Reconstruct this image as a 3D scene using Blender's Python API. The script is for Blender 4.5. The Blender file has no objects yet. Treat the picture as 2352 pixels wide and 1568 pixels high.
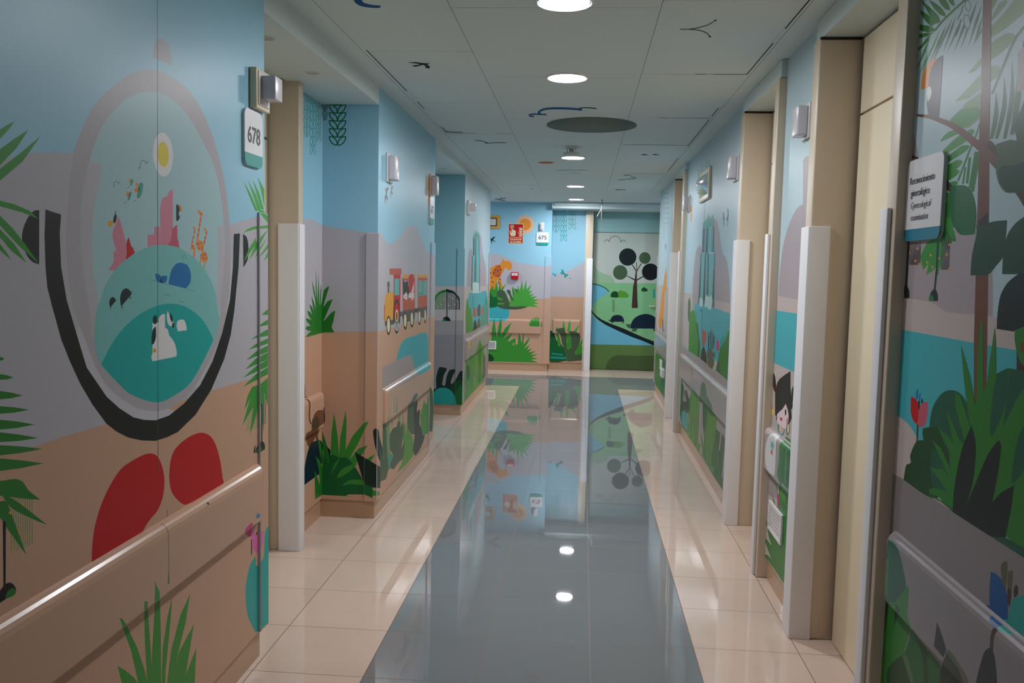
import bpy, bmesh, math, random
from mathutils import Vector, Matrix
from mathutils.geometry import delaunay_2d_cdt
def fill(Q):
    """triangles covering an outline, also one that crosses itself"""
    n = len(Q); v, _, f, *_r = delaunay_2d_cdt([Vector(q) for q in Q], [], [list(range(n))], 1, 1e-7)
    return [[tuple(v[i]) for i in t] for t in f]
random.seed(7)
SC = bpy.context.scene
COL = SC.collection

# ---------------------------------------------------------------- camera
F_PX, YAW, PIT, ROL, EYE = 2000.0, -.07884, -.08416, .021725, 1.65
CF = Vector((math.sin(YAW)*math.cos(PIT), math.cos(YAW)*math.cos(PIT), math.sin(PIT)))
_r0 = Vector((math.cos(YAW), -math.sin(YAW), 0)); _u0 = _r0.cross(CF)
CR = _r0*math.cos(ROL)+_u0*math.sin(ROL); CU = _u0*math.cos(ROL)-_r0*math.sin(ROL)
CP = Vector((0, 0, EYE))
cam = bpy.data.cameras.new('camera'); camo = bpy.data.objects.new('camera', cam); COL.objects.link(camo)
cam.sensor_width = 36; cam.lens = 36*F_PX/2352; cam.clip_start = .05; cam.clip_end = 100
camo.matrix_world = Matrix(((CR.x, CU.x, -CF.x, CP.x), (CR.y, CU.y, -CF.y, CP.y), (CR.z, CU.z, -CF.z, CP.z), (0, 0, 0, 1)))
SC.camera = camo
# ---------------------------------------------------------------- world, exposure
w = bpy.data.worlds.new('world'); SC.world = w; w.use_nodes = True
w.node_tree.nodes['Background'].inputs[0].default_value = (.75, .85, 1, 1)
w.node_tree.nodes['Background'].inputs[1].default_value = .035
SC.view_settings.view_transform = 'Standard'; SC.view_settings.look = 'None'
SC.view_settings.gamma = 1; SC.view_settings.use_curve_mapping = False
SC.view_settings.exposure = 0.0
LAMP = 262.0      # radiance of the round ceiling lamps

# ---------------------------------------------------------------- helpers
def lin(c): return tuple((v/255/12.92 if v/255 <= .04045 else ((v/255+.055)/1.055)**2.4) for v in c)
PAL = dict(
 sky=(150,197,217), sky2=(178,199,206), glass=(165,196,200), lav=(184,178,184), lav2=(196,190,196), ring=(176,168,172), sand=(201,158,131), black=(22,22,24),
 blush=(192,176,172), mauve=(168,154,158), taupe=(164,152,150), taupe2=(148,138,140),
 grass=(60,142,52), grass2=(75,160,62), green=(42,120,42), dgreen=(22,98,48), bottle=(26,66,42), forest=(70,92,64), moss=(78,110,70), sage=(120,150,100), olive=(90,90,68),
 jungle=(20,70,34), dark=(24,46,36), navy=(18,34,52), ink=(20,32,36), teal=(40,150,140), globe=(122,186,182), dteal=(16,164,158), water=(66,170,180), water2=(105,176,200), leafdk=(20,86,66),
 red=(192,2,20), rose=(206,128,146), rose2=(196,84,104), pink=(226,110,170), magenta=(200,40,110), peach=(226,180,150), orange=(222,140,52), dorange=(200,96,50), yellow=(222,200,50), ochre=(220,158,52),
 brown=(66,46,40), rbrown=(112,66,48), dbrown=(48,34,32), grey=(92,82,86), white=(225,220,220), cream=(228,214,170), blue=(16,108,168), dblue=(8,80,140), steel=(56,76,82),
 tgreen=(66,150,130), tcol=(100,176,170), frost=(190,214,214), brick=(190,84,62), skin=(232,208,210), mint=(182,190,182), field=(128,184,132), field2=(110,160,105), bushg=(84,148,48),
 plaster=(206,206,200), plastic=(222,214,212), guard=(230,226,228), beige=(206,188,166), skirt=(190,152,122), gap=(20,18,16), ceil=(203,216,216), seam=(70,74,72), seamd=(25,25,26),
 doorbeige=(238,222,192), ivory=(222,208,176), signteal=(30,150,138), signblue=(22,120,148), ptext=(70,62,66), greytext=(130,124,126))
def paint_material(name, rough, spec=.5, coat=0, noise=0, bump=0):
    m = bpy.data.materials.new(name); m.use_nodes = True; nt = m.node_tree; b = nt.nodes['Principled BSDF']
    a = nt.nodes.new('ShaderNodeVertexColor'); a.layer_name = 'paint'
    if noise:
        n = nt.nodes.new('ShaderNodeTexNoise'); n.inputs['Scale'].default_value = 60; n.inputs['Detail'].default_value = 5
        tc = nt.nodes.new('ShaderNodeTexCoord'); nt.links.new(tc.outputs['Object'], n.inputs['Vector'])
        mr = nt.nodes.new('ShaderNodeMapRange'); mr.inputs['To Min'].default_value = 1-noise; mr.inputs['To Max'].default_value = 1+noise
        nt.links.new(n.outputs['Fac'], mr.inputs['Value'])
        mx = nt.nodes.new('ShaderNodeVectorMath'); mx.operation = 'SCALE'
        nt.links.new(a.outputs['Color'], mx.inputs[0]); nt.links.new(mr.outputs[0], mx.inputs['Scale']); nt.links.new(mx.outputs[0], b.inputs['Base Color'])
        if bump:
            bp = nt.nodes.new('ShaderNodeBump'); bp.inputs['Strength'].default_value = bump; bp.inputs['Distance'].default_value = .002
            n2 = nt.nodes.new('ShaderNodeTexNoise'); n2.inputs['Scale'].default_value = 9; n2.inputs['Detail'].default_value = 3
            nt.links.new(tc.outputs['Object'], n2.inputs['Vector']); nt.links.new(n2.outputs['Fac'], bp.inputs['Height']); nt.links.new(bp.outputs[0], b.inputs['Normal'])
    else: nt.links.new(a.outputs['Color'], b.inputs['Base Color'])
    b.inputs['Roughness'].default_value = rough; b.inputs['Specular IOR Level'].default_value = spec; b.inputs['Coat Weight'].default_value = coat
    return m
M = dict(guard=paint_material('guard_vinyl', .48, .4, 0, .01),
 vinyl=paint_material('printed_vinyl', .36, .24, 0, .03, .25), lam=paint_material('door_laminate', .38, .45, 0, .02), plastic=paint_material('moulded_plastic', .3, .5, 0, .015),
 paint=paint_material('matt_paint', .8, .25, 0, .02), tile=paint_material('skirting_tile', .25, .5, 0, .05), satin=paint_material('satin_plastic', .22, .5, 0, 0))
def simple(name, col, rough, metal=0, trans=0, alpha=1, emit=0):
    m = bpy.data.materials.new(name); m.use_nodes = True; b = m.node_tree.nodes['Principled BSDF']
    b.inputs['Base Color'].default_value = (*lin(col), 1); b.inputs['Roughness'].default_value = rough; b.inputs['Metallic'].default_value = metal
    b.inputs['Transmission Weight'].default_value = trans; b.inputs['Alpha'].default_value = alpha
    if emit: b.inputs['Emission Color'].default_value = (.96, 1, 1.05, 1); b.inputs['Emission Strength'].default_value = emit
    return m
M['lamp'] = simple('lamp_diffuser', (255,255,255), .4, emit=LAMP)
M['lamp_dim'] = simple('lamp_diffuser_dim', (255,255,255), .4, emit=LAMP*.7)
M['lamp_fill'] = simple('fill_diffuser_weak', (255,255,255), .4, emit=LAMP*.18)
M['lens'] = simple('clear_lens', (225,228,230), .12, trans=.75)
M['steel'] = simple('brushed_steel', (190,190,190), .3, metal=1)

class MB:
    """collects coloured faces and links them as ONE mesh object"""
    def __init__(s): s.v = []; s.f = []; s.c = []; s.sm = []
    def face(s, pts, c, smooth=False):
        n = len(s.v); s.v += [tuple(p) for p in pts]; s.f.append(tuple(range(n, n+len(pts)))); s.c.append(c); s.sm.append(smooth)
    def box(s, x0, x1, y0, y1, z0, z1, c, bev=0):
        if bev:
            bm = bmesh.new(); bmesh.ops.create_cube(bm, size=1)
            for v in bm.verts: v.co = Vector(((x0+x1)/2+v.co.x*(x1-x0), (y0+y1)/2+v.co.y*(y1-y0), (z0+z1)/2+v.co.z*(z1-z0)))
            bmesh.ops.bevel(bm, geom=bm.edges[:], offset=bev, segments=4, profile=.5, affect='EDGES', clamp_overlap=True)
            s.bm(bm, c, True); return
        P = [(x, y, z) for x in (x0, x1) for y in (y0, y1) for z in (z0, z1)]
        for q in ((0,1,3,2), (4,6,7,5), (0,4,5,1), (2,3,7,6), (0,2,6,4), (1,5,7,3)): s.face([P[i] for i in q], c)
    def bm(s, bm, c, smooth=False):
        n = len(s.v); bm.verts.index_update(); s.v += [tuple(v.co) for v in bm.verts]
        for f in bm.faces: s.f.append(tuple(n+v.index for v in f.verts)); s.c.append(c); s.sm.append(smooth)
        bm.free()
    def lathe(s, prof, c, mat=Matrix(), n=40, smooth=True):
        base = len(s.v)
        for r, z in prof:
            for k in range(n): s.v.append(tuple(mat @ Vector((r*math.cos(2*math.pi*k/n), r*math.sin(2*math.pi*k/n), z))))
        for i in range(len(prof)-1):
            for k in range(n):
                a = base+i*n+k; b = base+i*n+(k+1) % n
                s.f.append((a, b, b+n, a+n)); s.c.append(c); s.sm.append(smooth)
        for i in (0, len(prof)-1):
            if prof[i][0] > 1e-5: s.f.append(tuple(base+i*n+k for k in range(n))); s.c.append(c); s.sm.append(False)
    def prism(s, pts, ax, a, b, c, smooth=False):
        """extrude a 2D outline along axis ax from a to b"""
        def P(p, t): q = list(p); q.insert(ax, t); return tuple(q)
        n = len(pts)
        for i in range(n): s.face([P(pts[i], a), P(pts[(i+1) % n], a), P(pts[(i+1) % n], b), P(pts[i], b)], c, False)
        s.face([P(p, a) for p in pts], c); s.face([P(p, b) for p in pts], c)
    def build(s, name, mat, parent=None, merge=False):
        me = bpy.data.meshes.new(name); me.from_pydata(s.v, [], s.f); me.materials.append(M[mat] if isinstance(mat, str) else mat)
        ca = me.color_attributes.new('paint', 'FLOAT_COLOR', 'CORNER'); data = []
        for f, c in zip(s.f, s.c):
            l = (*lin(PAL[c] if isinstance(c, str) else c), 1.0); data += list(l)*len(f)
        ca.data.foreach_set('color', data)
        me.polygons.foreach_set('use_smooth', s.sm)
        if merge:
            bm = bmesh.new(); bm.from_mesh(me); bmesh.ops.remove_doubles(bm, verts=bm.verts, dist=1e-5); bmesh.ops.recalc_face_normals(bm, faces=bm.faces); bm.to_mesh(me); bm.free()
        me.update(); o = bpy.data.objects.new(name, me); COL.objects.link(o)
        if parent: o.parent = parent; o.matrix_parent_inverse = Matrix.Translation(-parent.location)
        return o
def thing(name, label, cat, loc=(0,0,0), group=None):
    o = bpy.data.objects.new(name, None); COL.objects.link(o); o.location = loc; o.empty_display_size = .1
    o['label'] = label; o['category'] = cat
    if group: o['group'] = group
    return o
def tag(o, label, cat, group=None):
    o['label'] = label; o['category'] = cat
    if group: o['group'] = group
    return o
def struct(o, label=None, cat=None):
    o['kind'] = 'structure'
    if label: o['label'] = label
    if cat: o['category'] = cat
    return o
# ---- murals: outlines read off the photograph, laid on the real wall planes
def hit(x, y, ax, val):
    d = CF+CR*((x-1176)/F_PX)-CU*((y-784)/F_PX); t = (val-CP[ax])/d[ax]
    return CP+d*t
def T(ox, oy, s): return lambda pts: [(ox+x/s, oy+y/s) for x, y in pts]
def smooth(pts, n=5, closed=True):
    """rounded outline through the points; a point given twice is a sharp corner"""
    out = []; L = len(pts)
    for i in range(L if closed else L-1):
        p0 = pts[(i-1) % L] if closed or i else pts[0]; p1 = pts[i]; p2 = pts[(i+1) % L]; p3 = pts[(i+2) % L] if closed or i+2 < L else pts[-1]
        d = math.dist(p1, p2)
        if d < 1e-6: continue
        a = math.dist(p0, p1); b = math.dist(p2, p3)
        m1 = [(p2[j]-p0[j])/(d+a)*d if a > 1e-6 else 0 for j in (0, 1)]; m2 = [(p3[j]-p1[j])/(d+b)*d if b > 1e-6 else 0 for j in (0, 1)]
        for k in range(n):
            t = k/n; t2, t3 = t*t, t*t*t
            out.append(tuple((2*t3-3*t2+1)*p1[j]+(t3-2*t2+t)*m1[j]+(3*t2-2*t3)*p2[j]+(t3-t2)*m2[j] for j in (0, 1)))
    if not closed: out.append(pts[-1])
    return out
def ell(cx, cy, rx, ry, rot=0, n=28, a0=0, a1=360):
    r = math.radians(rot); full = a1-a0 >= 360
    A = [math.radians(a0+(a1-a0)*k/(n if full else n-1)) for k in range(n)]
    return [(cx+rx*math.cos(a)*math.cos(r)-ry*math.sin(a)*math.sin(r), cy+rx*math.cos(a)*math.sin(r)+ry*math.sin(a)*math.cos(r)) for a in A]
def stroke(pts, wd, sm=True):
    p = smooth(pts, 6, False) if sm and len(pts) > 2 else pts; L = []; R = []
    for i in range(len(p)):
        a = p[max(i-1, 0)]; b = p[min(i+1, len(p)-1)]; dx, dy = b[0]-a[0], b[1]-a[1]; l = math.hypot(dx, dy) or 1
        L.append((p[i][0]-dy/l*wd/2, p[i][1]+dx/l*wd/2)); R.append((p[i][0]+dy/l*wd/2, p[i][1]-dx/l*wd/2))
    return [[L[i], L[i+1], R[i+1], R[i]] for i in range(len(L)-1)]
class Art:
    """a list of coloured outlines, all in photograph pixels"""
    def __init__(s): s.items = []
    def use(s, ox=0, oy=0, k=1): s.t = T(ox, oy, k); return s
    def p(s, c, *pts): s.items.append((c, [s.t(list(pts))])); return s          # straight-edged
    def s(s_, c, *pts): s_.items.append((c, [s_.t(smooth(list(pts)))])); return s_   # rounded
    def e(s, c, *a, **k): s.items.append((c, [s.t(ell(*a, **k))])); return s
    def l(s, c, wd, *pts): s.items.append((c, [s.t(q) for q in stroke(list(pts), wd)])); return s
def clip_poly(P, k, v, keep_gt):
    out = []
    for i in range(len(P)):
        a, b = P[i], P[(i+1) % len(P)]; ia = (a[k] >= v) == keep_gt or a[k] == v; ib = (b[k] >= v) == keep_gt or b[k] == v
        if ia: out.append(a)
        if ia != ib:
            t = (v-a[k])/(b[k]-a[k]); q = [a[j]+(b[j]-a[j])*t for j in (0, 1)]; q[k] = v; out.append(tuple(q))
    return out
STEP = 2e-5
def paint(mb, art, ax, val, sgn, u, z, px=None, prof=None, start=0, skip=()):
    """lay the outlines on plane axis=val inside rectangle u x z; prof = [(z, stand-off)] for a moulded face"""
    used = []
    for c, polys in art.items:
        QS = []
        if c in skip: continue
        for pts in polys:
            if px:
                for v, g in ((px[0], True), (px[1], False)):
                    pts = clip_poly(pts, 0, v, g)
                    if len(pts) < 3: break
                if len(pts) < 3: continue
            W = [hit(x, y, ax, val+sgn*(.03 if prof else 0)) for x, y in pts]
            Q = [((p.y if ax == 0 else p.x), p.z) for p in W]
            Q = [Q[i] for i in range(len(Q)) if math.dist(Q[i], Q[i-1]) > 2e-6]
            if len(Q) > 2: QS.append(Q)
        if not QS: continue
        A = [q for Q in QS for q in Q]
        bb = (min(q[0] for q in A), max(q[0] for q in A), min(q[1] for q in A), max(q[1] for q in A))
        if bb[1] < u[0] or bb[0] > u[1] or bb[3] < z[0] or bb[2] > z[1]: continue
        li = 1+max([start]+[l for l, k in used if k[0] < bb[1] and k[1] > bb[0] and k[2] < bb[3] and k[3] > bb[2]]); used.append((li, bb)); off = STEP*li
        for P in (t for Q in QS for t in fill(Q)):
            P = clip_poly(P, 0, u[0], True); P = P and clip_poly(P, 0, u[1], False); P = P and clip_poly(P, 1, z[0], True); P = P and clip_poly(P, 1, z[1], False)
            if len(P) < 3: continue
            parts = [P]
            if prof:
                parts = []
                for (za, _), (zb, _) in zip(prof, prof[1:]):
                    R = clip_poly(P, 1, za, True); R = R and clip_poly(R, 1, zb, False)
                    if len(R) >= 3: parts.append(R)
            for R in parts:
                ar = abs(sum(R[i-1][0]*R[i][1]-R[i][0]*R[i-1][1] for i in range(len(R))))
                if ar < 1e-9: continue
                V = []
                for a, b in R:
                    d = off+(interp(prof, b) if prof else 0)
                    V.append((val+sgn*d, a, b) if ax == 0 else (a, val+sgn*d, b))
                mb.face(V, c)
def interp(pr, z):
    for (a, x), (b, y) in zip(pr, pr[1:]):
        if z <= b: return x+(y-x)*(z-a)/(b-a)
    return pr[-1][1]
RAIL = [(.598, .0), (.602, .022), (.612, .030), (.70, .031), (.795, .032), (.810, .030), (.820, .025), (.827, .018), (.832, .009), (.834, 0)]
RAIL = [(z, d) for z, d in RAIL]
def rail(name, label, ax, val, sgn, u0, u1, base, arts, end0=True, end1=True):
    """a moulded bumper rail on the wall, printed with the mural"""
    mb = MB(); prof = RAIL; r = .022
    us = [u0+r*(1-math.cos(a)) for a in (0, .5, 1., 1.57)] if end0 else [u0]
    vs = [1-(1-k)**2 for k in (0, .33, .66, 1)] if end0 else [1]
    sc = [(us[i], math.sqrt(max(0, 1-(1-i/3)**2)) if end0 else 1) for i in range(len(us))]
    sc2 = [(u1-(q[0]-u0), q[1]) for q in sc[::-1]] if end1 else [(u1, 1)]
    secs = sc+sc2
    for (ua, ka), (ub, kb) in zip(secs, secs[1:]):
        for (za, da), (zb, db) in zip(prof, prof[1:]):
            q = [(da*ka, ua, za), (da*kb, ub, za), (db*kb, ub, zb), (db*ka, ua, zb)]
            mb.face([((val+sgn*d, a, b) if ax == 0 else (a, val+sgn*d, b)) for d, a, b in q], base, True)
    for art in arts: paint(mb, art, ax, val, sgn, (u0+r, u1-r), (.600, .832), prof=prof, start=1)
    o = mb.build(name, 'vinyl'); return tag(o, label, 'handrail')
# ================================================================ MURALS
# -- near left wall: a big pair of round goggles with a landscape inside, red feet, palm leaves
A1 = Art(); a = A1.use()
a.p('sky', (-2500,-1200), (760,-1200), (760,1700), (-2500,1700))
a.s('lav', (-2500,300), (-2500,300), (-900,340), (-50,378), (20,364), (60,353), (110,350), (147,351), (180,352), (240,372), (300,420), (400,500), (470,523), (530,515), (560,505), (596,498), (640,492), (700,492), (700,492), (700,1500), (700,1500), (-2500,1500), (-2500,1500))
a.p('sand', (-2500,1390), (-900,1170), (0,1046), (80,1025), (135,1006), (200,986), (246,974), (429,916), (490,895), (566,873), (612,860), (700,835), (700,2500), (-2500,2500))
RING = [(152,560),(158,440),(168,357),(185,305),(209,255),(232,224),(262,196),(305,167),(350,160),(400,180),(440,215),(480,290),(505,370),(517,425),(527,510),(530,600),(524,690),(505,775),(455,876),(410,925),(360,944),(305,932),(241,880),(195,780),(165,690)]
INN = [(185,510),(192,430),(212,347),(227,305),(245,275),(286,230),(327,212),(362,213),(398,230),(434,270),(469,332),(495,393),(510,474),(515,540),(515,600),(508,670),(504,735),(491,782),(440,876),(400,908),(360,924),(300,905),(272,880),(232,837),(217,785),(202,690),(190,612)]
a.s('lav2', (176,768),(199,844),(245,911),(306,958),(357,965),(388,954),(400,944),(360,930),(250,880),(190,740)).s('lav2', (500,500),(533,610),(525,700),(505,775),(470,860),(460,884),(440,890),(500,700))
a.s('ring', *RING); a.s('glass', *INN)
a.p('lav', (209,370),(222,372),(235,380),(228,420),(219,459),(213,500),(211,536),(212,612),(217,650),(224,679),(224,740),(217,785),(202,690),(190,612),(185,510),(192,430),(198,400))
a.p('lav', (500,520),(513,517),(515,600),(508,670),(503,720),(497,700),(500,640))
a.use(180,280,8).e('white', 1555,597,184,405,-3).e('yellow', 1558,596,104,232,-3)
a.use(230,420,8)
a.p('rose', (150,1600),(250,1450),(240,1270),(285,1230),(400,1500),(360,1620)).p('rose', (870,950),(990,950),(1000,810),(1090,800),(1110,1170),(870,1170))
a.s('rose', (340,610),(340,610),(270,790),(230,900),(235,1050),(300,1250),(370,1500),(400,1500),(480,1400),(480,1400),(490,1200),(420,880))
a.s('rose', (1335,115),(1335,115),(1270,150),(1230,245),(1230,245),(1150,280),(1110,400),(1100,600),(1110,1160),(1110,1160),(1260,1160),(1260,1160),(1330,1000),(1335,800))
a.p('red', (525,1000),(495,1050),(480,1120),(490,1280),(470,1420),(640,1280),(605,1200),(565,1150),(545,1060)).p('rose2', (1415,765),(1370,795),(1320,850),(1310,980),(1290,1060),(1245,1140),(1460,1210),(1445,1110),(1420,1010))
a.s('ink', (1397,395),(1397,395),(1440,410),(1465,500),(1450,530),(1445,590),(1462,610),(1450,670),(1410,700),(1397,690),(1397,690)).p('orange', (1430,403),(1470,405),(1500,470),(1500,525),(1465,525),(1455,450))
a.e('black', 272,655,30,86,10).p('black', (283,505),(290,520),(275,570),(262,570)).s('ochre', (150,700),(240,705),(235,760),(205,800),(150,800))
for P in (((1840,590),(1873,590),(1800,1060),(1768,1060)), ((1733,850),(1755,850),(1690,1140),(1672,1140)), ((1955,880),(1975,900),(1915,1160),(1893,1130)), ((1790,500),(1820,495),(1885,560),(1885,602),(1840,600),(1795,555)), ((1705,800),(1730,802),(1755,840),(1740,880),(1705,835)), ((1905,830),(1930,828),(1970,880),(1962,915),(1905,865)), ((1715,1190),(1755,1190),(1735,1390),(1705,1360)), ((1850,1290),(1880,1290),(1838,1510),(1820,1500)), ((1920,1440),(1940,1445),(1915,1580),(1900,1560)), ((1668,1180),(1682,1180),(1655,1290),(1647,1290)), ((1780,1100),(1900,1120),(1900,1280),(1850,1240))): a.p('orange', *P)
a.e('orange', 1832,1150,66,105,-18).e('orange', 1910,1355,62,105,-10).e('orange', 1703,1175,34,52,0)
for P in ((1860,570),(1842,680),(1828,760),(1810,860),(1790,960),(1775,1110),(1812,1120),(1860,1100),(1812,1200),(1872,1190),(1945,920),(1928,1010),(1910,1080),(1735,900),(1712,1000),(1693,1080),(1690,1160),(1935,1310),(1860,1330),(1900,1380),(1950,1385),(1905,1320)): a.e('brick', P[0], P[1], 13, 24, -10, 10)
a.use(230,560,8)
GL = [(230,690),(246,647),(277,606),(310,582),(336,568),(367,562),(392,564),(414,570),(455,600),(477,630),(494,670),(499,710),(504,735),(491,782),(440,876),(400,908),(360,924),(300,905),(272,880),(232,837),(217,785),(218,745),(222,712)]
a.use().s('globe', *GL)
a.s('dteal', (232,837),(232,837),(237,827),(255,792),(282,755),(317,724),(355,704),(392,697),(430,706),(467,737),(490,780),(490,780),(440,876),(400,908),(360,924),(300,905),(272,880))
a.use(230,560,8)
a.s('blue', (1255,740),(1255,740),(1270,640),(1310,480),(1380,380),(1460,345),(1590,380),(1650,480),(1668,600),(1650,720),(1575,820),(1575,820)).s('blue', (1015,550),(1080,560),(1125,605),(1125,605),(1140,700),(1070,705),(1030,650)).s('blue', (1125,605),(1125,605),(1160,580),(1235,595),(1235,595),(1215,690),(1180,720),(1100,705)).p('navy', (1123,610),(1143,712),(1095,705))
a.s('ink', (385,1150),(385,1150),(365,1000),(400,870),(470,815),(540,850),(580,920),(580,920)).s('ink', (185,1170),(185,1170),(165,1090),(190,1000),(240,975),(295,1035),(295,1035))
a.p('moss', (590,840),(585,900),(565,890)).e('moss',552,985,22,18).e('moss',402,1165,14,28,20).e('moss',188,1182,12,16)
for P in (((930,655),(960,690),(990,670),(1040,695)), ((1175,905),(1200,940),(1235,920),(1260,955),(1290,935)), ((1450,1040),(1475,1070),(1505,1055),(1525,1080),(1545,1060)), ((1600,820),(1630,850),(1650,835),(1680,860),(1735,860)), ((1205,740),(1245,742)), ((1485,235),(1500,215),(1520,232),(1545,198),(1580,270)), ((1518,232),(1520,310))): a.l('tgreen', 9, *P)
a.use(230,680,8)
a.s('white', (1080,400),(1130,340),(1190,325),(1190,325),(1190,575),(1190,575),(1240,610),(1265,720),(1265,720),(1350,830),(1400,980),(1405,1080),(1390,1110),(1390,1110),(960,1195),(960,1195),(940,1120),(960,1050),(960,1050),(960,500),(960,500),(1075,480),(1075,480))
a.e('ink', 1007,432,39,84).s('ink', (1022,555),(1022,555),(1025,740),(990,860),(955,892),(945,880),(945,740),(970,610)).p('orange', (968,1035),(975,980),(1000,950),(1025,980),(1025,1030)).p('orange', (1043,405),(1075,425),(1060,465))
a.s('white', (1235,270),(1300,420),(1350,490),(1310,550),(1260,530),(1225,420)).s('navy', (1290,303),(1290,303),(1335,400),(1320,490),(1320,490),(1280,390)).e('ink', 1343,535,22,48).p('orange', (1232,262),(1250,290),(1235,310),(1218,290))
a.s('white', (1430,645),(1430,645),(1405,560),(1420,460),(1480,430),(1540,440),(1575,520),(1592,625),(1592,625))
a.use(180,280,8)
a.s('tgreen', (1120,1130),(1160,1115),(1190,1150),(1165,1310),(1120,1400),(1075,1390),(1085,1290)).p('orange', (1045,1095),(1110,1145),(1085,1190),(1100,1290),(1050,1300),(1020,1245),(1065,1200)).p('leafdk', (1115,1150),(1130,1250),(1088,1300))
a.s('tgreen', (965,1060),(1000,1050),(1000,1120),(965,1175),(950,1150)).p('orange', (930,1040),(965,1060),(955,1120),(930,1120)).s('tgreen', (940,1285),(975,1290),(960,1380),(925,1445),(905,1430)).p('orange', (885,1270),(925,1290),(915,1385),(875,1360)).p('leafdk', (925,1300),(945,1330),(925,1380))
for P in (((1100,890),(1110,840),(1130,832),(1145,862)), ((1130,830),(1145,740),(1180,705),(1220,720),(1240,775)), ((1240,775),(1262,725),(1290,748)), ((655,1205),(655,1130),(690,1090),(725,1110),(738,1150)), ((735,1120),(765,1105)), ((1010,1470),(1065,1430)), ((830,1500),(895,1455)), ((895,1215),(945,1180))): a.l('steel', 8, *P)
a.use().p('black', (104.5,481),(140,492.5),(137,536),(140,612),(153,689),(176,768),(199,844),(245,911),(275,938),(306,958),(331,964),(357,965),(388,954),(423,926),(459,885),(488,830),(510,765),(528,689),(535,612),(537,537),(551,536),(548,612),(538,714),(530,768),(515,824),(485,895),(449,952),(408,992),(383,1004),(357,1012),(325,1011),(294,1004),(268,991),(244,972),(212,928),(184,880),(160,828),(141,780),(120,704),(109,660),(104.6,612),(102.5,540))
a.s('black', (90,483),(90,483),(78,484),(62,503),(51,535),(53,565),(64,590),(76,602),(90,607),(90,607)).s('black', (558,537),(558,537),(567,545),(571,575),(568,598),(559,614),(559,614))
a.p('ring', (351,133),(352,112),(357,97),(362,90),(369,88),(376,91),(383,98),(389,108),(394,128),(395.5,151),(378,142))
a.use(0,768,1.96).s('red', (413,985),(413,985),(425,870),(470,730),(540,610),(600,565),(670,535),(710,550),(738,630),(735,720),(710,790),(670,840),(640,900),(640,1000),(413,1100),(413,1100)).s('red', (840,765),(800,745),(770,700),(762,620),(780,530),(830,475),(900,442),(950,460),(985,540),(1003,650),(1005,670))
a.use(0,260,4)
for P in (((-200,330),(0,150),(60,110),(135,72),(80,150),(0,235),(-200,400)), ((-200,490),(0,330),(130,235),(265,147),(150,320),(0,478),(-200,640)), ((-200,700),(0,510),(200,355),(375,205),(210,440),(0,620),(-200,800)), ((-100,790),(0,802),(130,835),(270,895),(355,970),(200,910),(0,855),(-100,850)), ((-100,800),(0,940),(120,1060),(230,1200),(360,1385),(180,1225),(0,1030)), ((-100,920),(0,1065),(130,1200),(245,1375),(100,1260),(0,1140)), ((0,1200),(60,1280),(105,1350),(0,1260),(-60,1190))): a.p('grass', *P)
a.p('green', (-300,1600),(-200,700),(-150,200),(-300,100))
a.use(0,780,4)
for tx, ty, b0, b1 in ((40,175,158,190),(125,347,315,367),(208,512,470,548),(268,643,610,680),(318,778,735,825),(352,902,850,940),(388,1002,968,1062),(398,1135,1090,1205)): a.p('green', (-300,b0-30),(0,b0),(tx*.5,(b0+ty)/2-6),(tx,ty),(tx*.5,(b1+ty)/2+8),(0,b1),(-300,b1+30))
a.use(0,1060,4.356)
for k in range(10): a.p('sage', (108+23*k,350),(117+23*k,350),(119+23*k,900-9*k),(110+23*k,905-9*k))
a.s('green', (-100,150),(0,190),(150,172),(225,200),(285,285),(405,380),(405,380),(250,370),(0,340),(-100,340)).s('green', (30,330),(150,385),(330,520),(470,630),(470,630),(330,575),(100,450)).s('green', (0,400),(60,400),(150,620),(262,930),(262,930),(190,830),(60,650),(0,560),(-90,500))
for x,y in ((100,510),(230,425),(190,690),(260,750),(140,885)): a.e('ochre', x,y,12,18)
a.p('black', (28,590),(58,600),(56,1240),(34,1240)).s('black', (-60,1440),(0,1290),(60,1220),(110,1212),(150,1250),(155,1300),(60,1370),(0,1412)).s('green', (58,1365),(75,1300),(130,1265),(157,1300),(140,1335))
# on the guard and wall end
a.use(540,160,3.14)
for P in (((60,800),(110,890),(165,1015),(145,1018),(100,910)), ((92,795),(150,900),(187,1015),(165,1015)), ((128,790),(175,890),(208,1010),(185,1005),(155,900)), ((163,775),(215,870),(215,1010),(185,870)), ((165,1018),(200,1012),(236,1055),(236,1105)), ((60,1175),(90,1148),(130,1132),(236,1122),(236,1142),(140,1150)), ((62,1385),(100,1290),(150,1210),(150,1260)), ((100,1375),(155,1240),(236,1150),(180,1260)), ((140,1365),(165,1300),(236,1205),(180,1300)), ((165,1362),(236,1258),(236,1290)), ((205,1380),(236,1310),(236,1350))): a.p('grass2', *P)
a.use(540,660,3.14)
for P in (((190,198),(236,155),(236,197)), ((160,285),(190,262),(236,230),(236,270)), ((110,378),(150,350),(236,300),(236,348),(150,364)), ((93,450),(150,408),(236,366),(236,405)), ((80,524),(150,462),(236,418),(236,465)), ((70,592),(150,512),(236,468),(236,518)), ((55,652),(150,568),(236,518),(236,570)), ((55,718),(150,625),(236,575),(236,625))): a.p('grass', *P)
for k in range(9): a.p('sage', (84+11*k,820),(88+11*k,820),(88+11*k,1035-4*k),(84+11*k,1037-4*k))
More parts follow.
